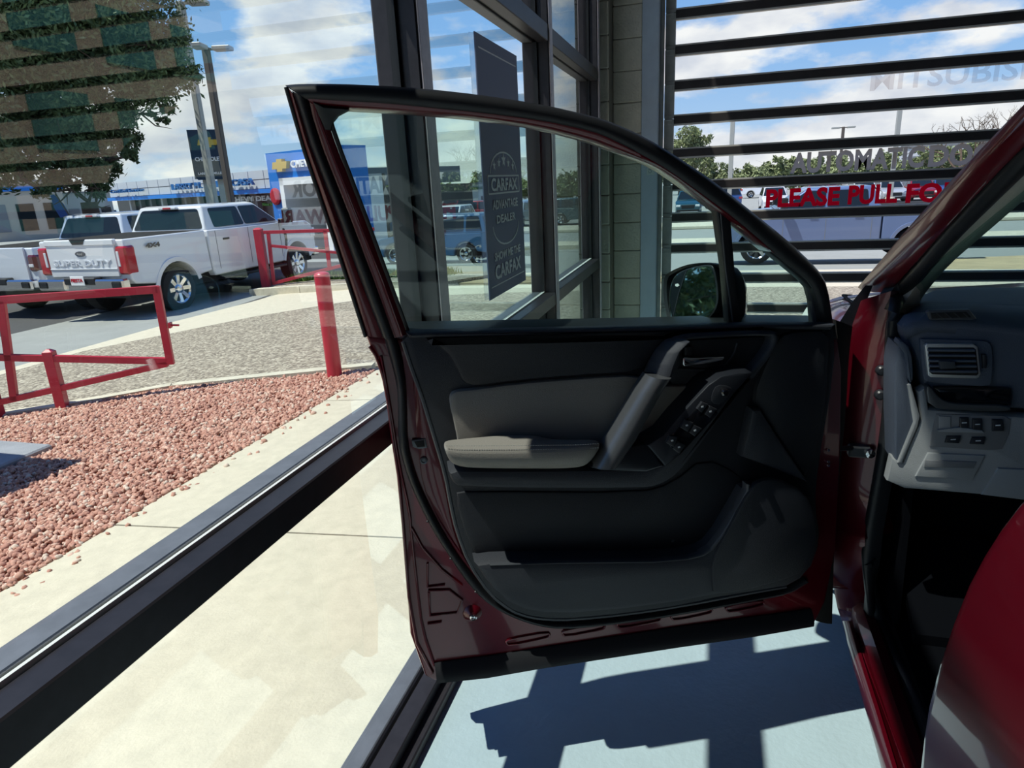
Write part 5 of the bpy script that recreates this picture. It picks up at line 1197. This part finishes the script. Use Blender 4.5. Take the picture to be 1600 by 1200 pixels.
# hinge pillar (red) down to the sill
HP_L = [(1345, 470, 'y', 1.90), (1324, 530, 'y', 1.90), (1318, 600, 'y', 1.90), (1310, 700, 'y', 1.90), (1306, 760, 'y', 1.90), (1300, 810, 'y', 1.90), (1297, 870, 'y', 1.88), (1306, 943, 'x', .425), (1317, 975, 'x', .430), (1331, 1035, 'x', .430), (1352, 1108, 'x', .430), (1377, 1200, 'x', .430), (1400, 1290, 'x', .43)]
HP_R = [(1392, 455, 'y', 1.86), (1383, 520, 'y', 1.86), (1382, 600, 'y', 1.86), (1375, 690, 'y', 1.86), (1366, 745, 'y', 1.86), (1355, 790, 'y', 1.86), (1350, 860, 'y', 1.80), (1356, 940, 'x', .50), (1372, 998, 'x', .51), (1408, 1085, 'x', .51), (1448, 1185, 'x', .51), (1500, 1310, 'x', .51)]
bstrip('hinge_pillar', HP_L, HP_R, m_red, .12, .006, 4, 1, label='glossy red door pillar and sill')
bstrip('sill_bright_edge', [(1317, 972, 'x', .428), (1331, 1035, 'x', .428), (1352, 1108, 'x', .428), (1377, 1200, 'x', .428), (1400, 1290, 'x', .428)], [(1326, 970, 'x', .435), (1343, 1030, 'x', .435), (1366, 1103, 'x', .435), (1394, 1197, 'x', .435), (1420, 1290, 'x', .435)], m_red, .01, .006, 4, 0)
for q in ((1338, 990), ):
    pass
bstrip('sill_ridge', [(1336, 990, 'x', .45), (1372, 1090, 'x', .45), (1412, 1200, 'x', .45), (1450, 1300, 'x', .45)], [(1340, 990, 'x', .455), (1376, 1090, 'x', .455), (1416, 1200, 'x', .455), (1455, 1300, 'x', .455)], m_red, .006, .006, 3, 0)
MB().cbox((.455, -1.2, .12), (.52, 1.95, .24), .02).build('rocker_panel', m_red, car)
for p in ((1376, 578), (1374, 616)):
    MB().lathe(Yp(*p, 1.86), (0, -1, 0), [(0, .014), (.012, .013), (.016, .009), (.017, 0)], 14).build('door_switch_plug', m_btn, car, smooth=30)
cb_ = Yp(1345, 701, 1.88)
MB().cbox(tuple(cb_ - [.035, .03, .016]), tuple(cb_ + [.02, 0, .016]), .004).build('check_bracket', m_silver, car)
MB().lathe(cb_ + [.016, -.03, .002], (0, -1, 0), [(0, .012), (.012, .012), (.014, .006)], 10).build('check_bolt', m_chrome, car, smooth=30)
# A pillar: red outside, black seal, grey trim
AO = [(1340, 449, 'x', .40), (1372, 412, 'x', .41), (1422, 352, 'x', .42), (1500, 267, 'x', .435), (1564, 200, 'x', .45), (1600, 163, 'x', .46), (1632, 133, 'x', .47)]
AI = [(1390, 455, 'x', .455), (1424, 418, 'x', .455), (1470, 364, 'x', .455), (1529, 300, 'x', .465), (1600, 228, 'x', .48), (1640, 190, 'x', .49), (1655, 176, 'x', .495)]
bstrip('windscreen_pillar', AO, AI, m_red, .03, .010, 5, 1)
bstrip('pillar_crease', [(1352, 452, 'x', .425), (1395, 402, 'x', .43), (1470, 318, 'x', .44), (1600, 184, 'x', .46), (1630, 154, 'x', .47)], [(1360, 452, 'x', .43), (1402, 402, 'x', .435), (1477, 318, 'x', .445), (1606, 186, 'x', .465), (1636, 156, 'x', .475)], m_red, .01, .008, 3, 0)
SL = [(1357, 1000, 'x', .505), (1349, 900, 'y', 1.82), (1348, 850, 'y', 1.85), (1358, 790, 'y', 1.86), (1366, 745, 'y', 1.86), (1376, 680, 'y', 1.86), (1384, 600, 'y', 1.86), (1384, 528, 'y', 1.86), (1389, 470, 'y', 1.84), (1396, 448, 'x', .46), (1424, 417, 'x', .46), (1470, 364, 'x', .46), (1529, 300, 'x', .468), (1600, 227, 'x', .482), (1650, 179, 'x', .495)]
SR = [(1372, 990, 'x', .53), (1362, 900, 'y', 1.80), (1361, 850, 'y', 1.82), (1371, 790, 'y', 1.83), (1380, 745, 'y', 1.83), (1392, 680, 'y', 1.83), (1401, 600, 'y', 1.83), (1399, 528, 'y', 1.83), (1406, 490, 'y', 1.82), (1412, 472, 'x', .50), (1445, 434, 'x', .50), (1493, 378, 'x', .50), (1550, 322, 'x', .505), (1600, 274, 'x', .515), (1655, 222, 'x', .53)]
bstrip('door_aperture_seal', SL, SR, m_blk, .03, .014, 6, 1)
bstrip('aperture_seal_lower', [(1349, 880, 'y', 1.82), (1364, 960, 'x', .50), (1384, 1010, 'x', .51), (1424, 1085, 'x', .515), (1462, 1180, 'x', .515), (1510, 1300, 'x', .515)], [(1362, 880, 'y', 1.80), (1380, 955, 'x', .53), (1400, 1005, 'x', .54), (1440, 1085, 'x', .54), (1478, 1180, 'x', .54), (1530, 1300, 'x', .54)], m_blk, .02, .008, 4, 1)
bstrip('pillar_trim', [(1402, 512, 'x', .49), (1408, 484, 'x', .49), (1424, 456, 'x', .49), (1450, 424, 'x', .50), (1493, 377, 'x', .50), (1550, 321, 'x', .505), (1600, 272, 'x', .515), (1655, 220, 'x', .53)],
       [(1420, 502, 'x', .60), (1436, 492, 'x', .58), (1432, 474, 'x', .56), (1446, 453, 'x', .56), (1478, 414, 'x', .56), (1529, 371, 'x', .56), (1600, 310, 'x', .57), (1660, 256, 'x', .585)], m_ptrim, .02, .012, 5, 1, label='light grey fabric pillar trim')
# sail area outside between mirror corner and pillar
MB().prism([Yp(x, y, 1.95) for x, y in ((1312, 503), (1333, 470), (1352, 446), (1364, 446), (1336, 514), (1322, 512))], [Yp(x, y, 1.92) for x, y in ((1312, 503), (1333, 470), (1352, 446), (1364, 446), (1336, 514), (1322, 512))]).build('cowl_corner', m_gplast, car)
# windscreen, roof, far side and cowl: built where they stand
ws = [(.46, 2.02, 1.02), (1.84, 2.02, 1.02), (1.76, 1.06, 1.60), (.54, 1.06, 1.60)]
ws[0] = (.45, 2.2, 1.03); ws[1] = (1.85, 2.2, 1.03)
MB().prism([(x, y + .004, z + .004) for x, y, z in ws], ws).build('windscreen', m_cglass, car)
MB().cbox((.50, -1.3, 1.60), (1.80, 1.10, 1.66), .025).build('roof', m_red, car)
MB().cbox((.54, -1.25, 1.575), (1.76, 1.02, 1.598), .01).build('headliner', m_ptrim, car)
MB().tube([(1.90, 2.15, 1.02), (1.86, 1.7, 1.32), (1.78, 1.08, 1.60)], .035, 8).build('far_pillar', m_red, car, smooth=True)
MB().cbox((1.86, -1.2, .2), (1.95, 2.0, 1.02), .03).build('far_side', m_red, car)
MB().cbox((.44, 2.12, .80), (1.88, 2.34, .985), .02).build('cowl', m_blk, car)
# wiper
MB().tube([(1.0, 2.22, 1.04), (1.35, 2.2, 1.055), (1.72, 2.16, 1.075)], .009, 6).build('wiper', m_blk, car, smooth=True)
# bonnet and wing, seen past the mirror corner
secs = []
def bon(y, zl, zc, xo):
    return [(xo, y, zl - .22), (xo - .012, y, zl - .08), (xo + .02, y, zl), (xo + .12, y, zl + .035), (xo + .30, y, zc), (1.15, y, zc + .03), (2.30 - xo - .30, y, zc), (2.30 - xo - .12, y, zl + .035), (2.30 - xo - .02, y, zl), (2.30 - xo + .012, y, zl - .08), (2.30 - xo, y, zl - .22)]
for y, zl, zc, xo in ((1.97, 1.00, 1.045, .385), (2.3, 1.005, 1.05, .37), (2.6, .995, 1.045, .36), (2.85, .97, 1.03, .375), (3.05, .92, .99, .43), (3.2, .82, .88, .54)): secs.append(bon(y, zl, zc, xo))
mb = MB(); n_ = len(secs[0])
for s in secs: mb.v += s
for i in range(len(secs) - 1):
    for j in range(n_ - 1): mb.f.append((i * n_ + j, i * n_ + j + 1, (i + 1) * n_ + j + 1, (i + 1) * n_ + j))
bo = mb.build('bonnet', m_red, car, smooth=60); bo.modifiers.new('s', 'SOLIDIFY').thickness = .012
MB().tube([(.47, 1.95, 1.045), (.48, 2.4, 1.05), (.50, 2.8, 1.02), (.58, 3.05, .975)], .005, 6).build('bonnet_shut_line', m_well, car, smooth=True)
def wing():
    # front wing with wheel arch, y from 1.93 to 3.2
    prof = [(1.97, .93), (2.3, .94), (2.6, .93), (2.85, .91), (3.05, .86), (3.2, .74), (3.28, .50), (3.26, .30), (3.0, .24)] + [(y, z) for y, z in arc(2.52, .34, .40, 5, 175, 10)] + [(1.98, .26), (1.93, .30)]
    MB().prism([(.47, y, z - .02) for y, z in prof], [(.372 + max(0, y - 2.8) * .28, y, z - .02) for y, z in prof]).build('front_wing', m_red, car, bevel=.02, smooth=30)
    MB().prism([(1.83, y, z - .02) for y, z in prof], [(1.90 - max(0, y - 2.8) * .28, y, z - .02) for y, z in prof]).build('front_wing', m_red, car, bevel=.02, smooth=30)
wing()
MB().cbox((.52, 3.10, .24), (1.78, 3.36, .66), .06).build('front_bumper', m_red, car)
hl = chaikin([np.array(p) for p in ((.358, 2.72, .955), (.44, 2.90, .985), (.56, 3.12, .91), (.55, 3.24, .80), (.40, 3.06, .80), (.352, 2.80, .85))], 1)
MB().prism([p + np.array([.10, -.06, -.04]) for p in hl], [p + np.array([-.006, .02, .012]) for p in hl]).build('headlamp', m_lampw, car, smooth=40)
for y in (2.52, ):
    for s, xx in ((-1, .52), (1, 1.78)):
        t = MB().lathe((xx, y, .335), (s, 0, 0), [(-.1, .26), (-.09, .32), (0, .335), (.08, .32), (.10, .27), (.09, .2)], 28).build('front_tyre', m_tyre, car, smooth=True)
        MB().lathe((xx, y, .335), (s, 0, 0), [(.0, .22), (.085, .22), (.09, .19), (.05, .17), (.07, .06), (.08, 0)], 20).build('front_rim', m_silver, t, smooth=30)
for s, xx in ((-1, .52), (1, 1.78)):
    t = MB().lathe((xx, -.1, .335), (s, 0, 0), [(-.1, .26), (-.09, .32), (0, .335), (.08, .32), (.10, .27), (.09, .2)], 28).build('rear_tyre', m_tyre, car, smooth=True)
# rear door closed: outer skin with its bulging section, front edge at y = .8
def rear_door():
    ed = [(1600, 797), (1572, 833), (1547, 872), (1524, 915), (1500, 975), (1478, 1040), (1462, 1100), (1454, 1150), (1448, 1200), (1446, 1250)]
    P = [Yp(x, y, .80) for x, y in ed]
    topx = [np.array([P[0][0] + .035, .80, P[0][2] + .06]), np.array([P[0][0] + .10, .80, P[0][2] + .13])]
    botx = [np.array([P[-1][0] + .01, .80, P[-1][2] - .10]), np.array([P[-1][0] + .05, .80, .42]), np.array([P[-1][0] + .10, .80, .27])]
    prof = topx[::-1] + P + botx
    mb = MB(); ys = [.80, .792, .78, .5, .1, -.4]; L = len(prof)
    inn = [.006, .0015, 0, 0, 0, .02]
    for y, o in zip(ys, inn):
        for p in prof: mb.v.append((p[0] + o, y, p[2]))
    for i in range(len(ys) - 1):
        for j in range(L - 1): mb.f.append((i * L + j, i * L + j + 1, (i + 1) * L + j + 1, (i + 1) * L + j))
    o = mb.build('rear_door', m_red, car, smooth=50, label='closed rear door, glossy dark red, in the bottom right corner'); md = o.modifiers.new('s', 'SOLIDIFY'); md.thickness = .02; md.offset = 0
    mb = MB(); mb.box((.37, .70, .3), (.50, .795, 1.12)); mb.build('centre_pillar', m_blk, car)
rear_door()
# ---------------- cabin -----------------
MB().box((.53, -1.0, .24), (1.84, 2.05, .27)).build('floor_carpet', m_carpet, car)
MB().prism([Yp(x, y, 2.06) for x, y in ((1360, 720), (1700, 740), (1700, 1300), (1340, 1000))], [Yp(x, y, 2.04) for x, y in ((1360, 720), (1700, 740), (1700, 1300), (1340, 1000))]).build('footwell_wall', m_carpet, car)
MB().prism([(.53, 1.80, .26), (.53, 2.05, .26), (.53, 2.05, .95), (.53, 1.86, .95)], [(.545, 1.80, .26), (.545, 2.05, .26), (.545, 2.05, .95), (.545, 1.86, .95)]).build('kick_panel', m_carpet, car)
MB().prism([(.56, 1.72, .30), (.80, 1.72, .30), (.80, 2.0, .45), (.56, 2.0, .45)], [(.56, 1.72, .27), (.80, 1.72, .27), (.80, 2.0, .42), (.56, 2.0, .42)]).build('footrest', m_carpet, car)
YDb = 1.74
dsh = lambda x, y, w=0: Yp(x, y, YDb - w)
def dl(name, pts, w0, w1, m, par, bev=.004, sm=0, **k):
    c = chaikin([np.array([*p, 0.]) for p in pts], sm); A = np.array([Yp(p[0], p[1], YDb - w1) for p in c]); L = len(A)
    u = A[:, [0, 2]]; ar = sum(u[i - 1][0] * u[i][1] - u[i][0] * u[i - 1][1] for i in range(L)); sg = 1 if ar > 0 else -1
    def ins(d):
        o = []
        for i in range(L):
            e0 = u[i] - u[i - 1]; e1 = u[(i + 1) % L] - u[i]; n0 = np.array([-e0[1], e0[0]]) / (np.linalg.norm(e0) + 1e-9); n1 = np.array([-e1[1], e1[0]]) / (np.linalg.norm(e1) + 1e-9)
            q = n0 + n1; q = q / max(q @ q / 2, .5) * sg * d; o.append(A[i] + [q[0], 0, q[1]])
        return o
    return MB().prism([p + [0, w1 - w0, 0] for p in A], [p + [0, bev, 0] for p in A], [[p + [0, bev * .3, 0] for p in ins(bev * .3)], ins(bev)]).build(name, m, par, smooth=30, **k)
dash = dl('dashboard', [(1412, 520), (1425, 507), (1445, 500), (1500, 503), (1560, 510), (1640, 520), (1720, 520), (1720, 650), (1580, 640), (1460, 632), (1445, 612), (1440, 590), (1432, 560)], -.10, .0, m_dash, car, .015, 1, label='black dashboard top and vent surround')
# dash top sweeping to the windscreen
tf = [(1408, 512), (1425, 505), (1445, 499), (1500, 502), (1560, 508), (1640, 518), (1720, 524)]
tb_ = [(1434, 478), (1445, 460), (1465, 452), (1510, 449), (1560, 448), (1640, 446), (1720, 444)]
A = [dsh(*p) for p in tf]; B = [hit(p[0], p[1], (0, 0, 1), 1.045) for p in tb_]
mids = [[a * .72 + b * .28 + np.array([0, 0, .022]) for a, b in zip(A, B)], [a * .35 + b * .65 + np.array([0, 0, .018]) for a, b in zip(A, B)]]
mb = MB(); rows_ = [A, *mids, B]; L = len(A)
for r_ in rows_: mb.v += [tuple(p) for p in r_]
for i in range(3):
    for j in range(L - 1): mb.f.append((i * L + j, i * L + j + 1, (i + 1) * L + j + 1, (i + 1) * L + j))
o = mb.build('dash_top', m_dash, dash, smooth=60); md = o.modifiers.new('s', 'SOLIDIFY'); md.thickness = .03; md.offset = -1
dtp = lambda x, y, z=1.02: hit(x, y, (0, 0, 1), z)
def tl(name, pts, z0, z1, m, par, sm=0, **k):
    c = chaikin([np.array([*p, 0.]) for p in pts], sm); A = [dtp(p[0], p[1], z1) for p in c]; return MB().prism([p - [0, 0, z1 - z0] for p in A], A).build(name, m, par, **k)
# side defroster outlet and speaker grille on the dash top
def dp2(x, y, lift=.004):
    # point on the sloping dash top between the front line and the windscreen
    r = ray(x, y); best = None
    for t in np.linspace(1.2, 3.2, 400):
        P = C + r * t
        f_ = (P[1] - 1.74) / .42; zf = np.interp(P[1], [1.74, 1.86, 2.02, 2.2], [1.0, 1.03, 1.05, 1.05])
        if P[2] <= zf + lift: return P
    return P
b_ = dl('defroster_bezel', [(1448, 488), (1452, 485), (1515, 484), (1526, 498), (1520, 500), (1453, 500)], .0, .012, m_lip, dash, .003)
dl('defroster_opening', [(1454, 489), (1510, 487), (1518, 496), (1456, 498)], .010, .0125, m_well, dash, .0005)
for i in range(4): dl('defroster_vane', [(1462 + i * 14, 489), (1464 + i * 14, 489), (1474 + i * 14, 497), (1471 + i * 14, 497)], .010, .0135, m_btn, dash, .0003)
# round air vent block
dl('vent_pod', [(1437, 532), (1440, 529), (1530, 532), (1546, 534), (1552, 545), (1552, 595), (1545, 605), (1500, 602), (1448, 598), (1442, 590)], .0, .012, m_dash, dash, .004, 1)
vf = [(1445, 540), (1449, 537), (1522, 538), (1528, 542), (1533, 585), (1530, 590), (1526, 592), (1455, 590), (1450, 587)]
vi = [(1450, 543), (1521, 543), (1525, 546), (1529, 584), (1526, 587), (1457, 585), (1453, 582)]
dl('vent_ring', vf, .010, .022, mat('satin_chrome', (.72, .73, .74), .35, .7), dash, .003, 0, label='satin chrome vent surround')
dl('vent_opening', vi, .020, .0225, m_well, dash, .0005)
for i in range(5):
    y = 546 + i * 8.2; x0 = 1451 + i * .7; x1 = 1524 + i * .9
    dl('vent_slat', [(x0, y), (x1, y + .6), (x1, y + 4.2), (x0, y + 3.6)], .022, .032, m_dash, dash, .002)
dl('vent_tab', [(1468, 564), (1492, 565), (1494, 576), (1470, 577)], .03, .042, m_lip, dash, .002)
dl('vent_wheel', [(1535, 554), (1541, 554), (1542, 576), (1536, 576)], .012, .020, m_btn, dash, .002)
dl('dash_end_cap', [(1404, 542), (1424, 548), (1426, 560), (1418, 590), (1426, 615), (1434, 655), (1424, 690), (1408, 720), (1398, 726), (1397, 640), (1398, 575)], -.10, .012, m_dash, dash, .006, 0)
dl('end_trim_upper', [(1402, 540), (1407, 530), (1424, 545), (1428, 590), (1424, 600), (1418, 592), (1415, 555)], -.02, .022, m_dash, dash, .004, 1)
dl('end_trim_lower', [(1418, 602), (1424, 600), (1438, 650), (1434, 668), (1410, 724), (1402, 724), (1428, 660)], -.02, .020, m_dashg, dash, .004, 0)
low_ = dl('knee_panel', [(1434, 612), (1446, 606), (1452, 640), (1600, 652), (1720, 655), (1720, 790), (1600, 782), (1535, 774), (1414, 764), (1386, 752), (1394, 716), (1412, 722), (1424, 690), (1440, 655)], -.02, .015, m_dashg, car, .008, 0, label='light grey lower dashboard panel')
dl('silver_trim', [(1446, 604), (1455, 604), (1464, 618), (1478, 628), (1500, 632), (1580, 634), (1580, 644), (1500, 642), (1452, 638)], .0, .026, m_silver, low_, .004, 1)
dl('gloss_strip', [(1459, 606), (1470, 605), (1580, 607), (1580, 634), (1500, 632), (1480, 628), (1466, 618)], .0, .016, m_gloss, low_, .003, 0)
dl('switch_recess', [(1463, 647), (1570, 650), (1580, 656), (1577, 678), (1566, 702), (1545, 704), (1453, 698), (1455, 680), (1461, 655)], .012, .0175, mat('dash_grey_dark', rgb(112, 114, 118), .6), low_, .002, 0)
for q, lab in (([(1500, 653), (1514, 653), (1514, 669), (1500, 669)], 1), ([(1520, 655), (1535, 655), (1535, 672), (1520, 672)], 1), ([(1551, 656), (1567, 656), (1569, 674), (1551, 674)], 1), ([(1480, 682), (1502, 682), (1499, 693), (1477, 692)], 1), ([(1520, 684), (1540, 684), (1538, 695), (1516, 694)], 1)):
    o = dl('dash_switch', q, .016, .024, m_btn, low_, .002)
    c_ = np.mean(q, 0)
    dl('switch_mark', [(c_[0] - 4, c_[1] - 1), (c_[0] + 4, c_[1] - 1.4), (c_[0] + 4, c_[1] + .4), (c_[0] - 4, c_[1] + .6)], .0238, .0246, m_mark, low_, .0001)
dl('blank_switch', [(1467, 650), (1486, 651), (1486, 671), (1467, 670)], .016, .020, m_dashg, low_, .002)
dl('switch_ledge', [(1465, 672), (1500, 668), (1535, 673), (1538, 677), (1467, 675)], .016, .024, m_dashg, low_, .001)
dl('coin_box', [(1450, 708), (1540, 712), (1520, 750), (1430, 745)], .012, .020, m_dashg, low_, .003)
dl('coin_box_pull', [(1446, 719), (1526, 722), (1522, 732), (1444, 730)], .019, .0225, MATS['dash_grey_dark'], low_, .001)
dl('fuse_cover', [(1560, 732), (1600, 734), (1700, 738), (1700, 790), (1600, 782), (1534, 774)], .012, .022, m_dashg, low_, .005)
# steering column cowl, wheel and binnacle at the right edge
bn_ = MB().cbox((.92, 1.52, .98), (1.40, 1.80, 1.12), .05).build('instrument_binnacle', m_dash, dash)
sw = MB(); cW = np.array([1.02, 1.36, .90]); ax = nrm([0, -.9, .42]); a_ = nrm(np.cross(ax, [0, 0, 1])); b_2 = np.cross(ax, a_)
sw.tube([cW + (a_ * math.cos(t) + b_2 * math.sin(t)) * .185 for t in np.linspace(0, 2 * math.pi, 41)[:-1]], .016, 10, closed=True, up=tuple(ax)); 
swo = sw.build('steering_wheel', m_blk, car, smooth=True)
MB().lathe(cW - ax * .02, ax, [(-.01, .075), (.02, .07), (.03, .04), (.032, 0)], 24).build('steering_hub', m_plast2, swo, smooth=40)
for t in (0, math.pi, -math.pi / 2): MB().tube([cW + (a_ * math.cos(t) + b_2 * math.sin(t)) * .05, cW + (a_ * math.cos(t) + b_2 * math.sin(t)) * .18], .014, 8).build('steering_spoke', m_silver, swo, smooth=True)
MB().tube([cW - ax * .02, cW - ax * .35], .04, 12).build('steering_column', m_btn, car, smooth=True)
# driver's seat, out of frame to the right but lit and mirrored
sq_ = MB().cbox((.78, .35, .30), (1.26, .90, .58), .05); so_ = sq_.build('driver_seat', m_vinyl, car, smooth=40)
MB().cbox((.80, .22, .55), (1.24, .38, 1.20), .05).build('seat_back', m_vinyl, so_, smooth=40)
MB().cbox((.92, .24, 1.24), (1.12, .34, 1.42), .03).build('head_restraint', m_vinyl, so_, smooth=40)

# parts of the cabin and body that show from a step to the side
MB().cbox((.60, 1.86, .76), (1.84, 2.12, .985), .03).build('dash_body', m_dash, car)
MB().cbox((1.12, 1.78, .62), (1.84, 1.86, .99), .02).build('glove_box_panel', m_dash, car)
MB().cbox((1.10, .3, .26), (1.24, 1.84, .62), .03).build('centre_console', m_dash, car)
MB().tube([(.485, 1.16, 1.595), (.50, 1.0, 1.628), (.515, .6, 1.645), (.515, -.4, 1.645), (.53, -1.25, 1.60)], .032, 10).build('roof_rail', m_red, car, smooth=True)
MB().prism([(.43, .66, 1.10), (.43, .80, 1.10), (.50, .74, 1.61), (.50, .62, 1.61)], [(.47, .66, 1.10), (.47, .80, 1.10), (.54, .74, 1.61), (.54, .62, 1.61)]).build('centre_pillar_upper', m_blk, car)
MB().prism([(.425, .64, 1.13), (.495, .60, 1.60), (.495, -.5, 1.60), (.425, -.55, 1.13)], [(.43, .64, 1.13), (.50, .60, 1.60), (.50, -.5, 1.60), (.43, -.55, 1.13)]).build('rear_door_window', m_cglass, car)
MB().cbox((1.42, .22, .30), (1.82, .90, .58), .05).build('passenger_seat', m_vinyl, car, smooth=40)
MB().cbox((1.44, .22, .55), (1.80, .38, 1.20), .05).build('passenger_seat_back', m_vinyl, car, smooth=40)
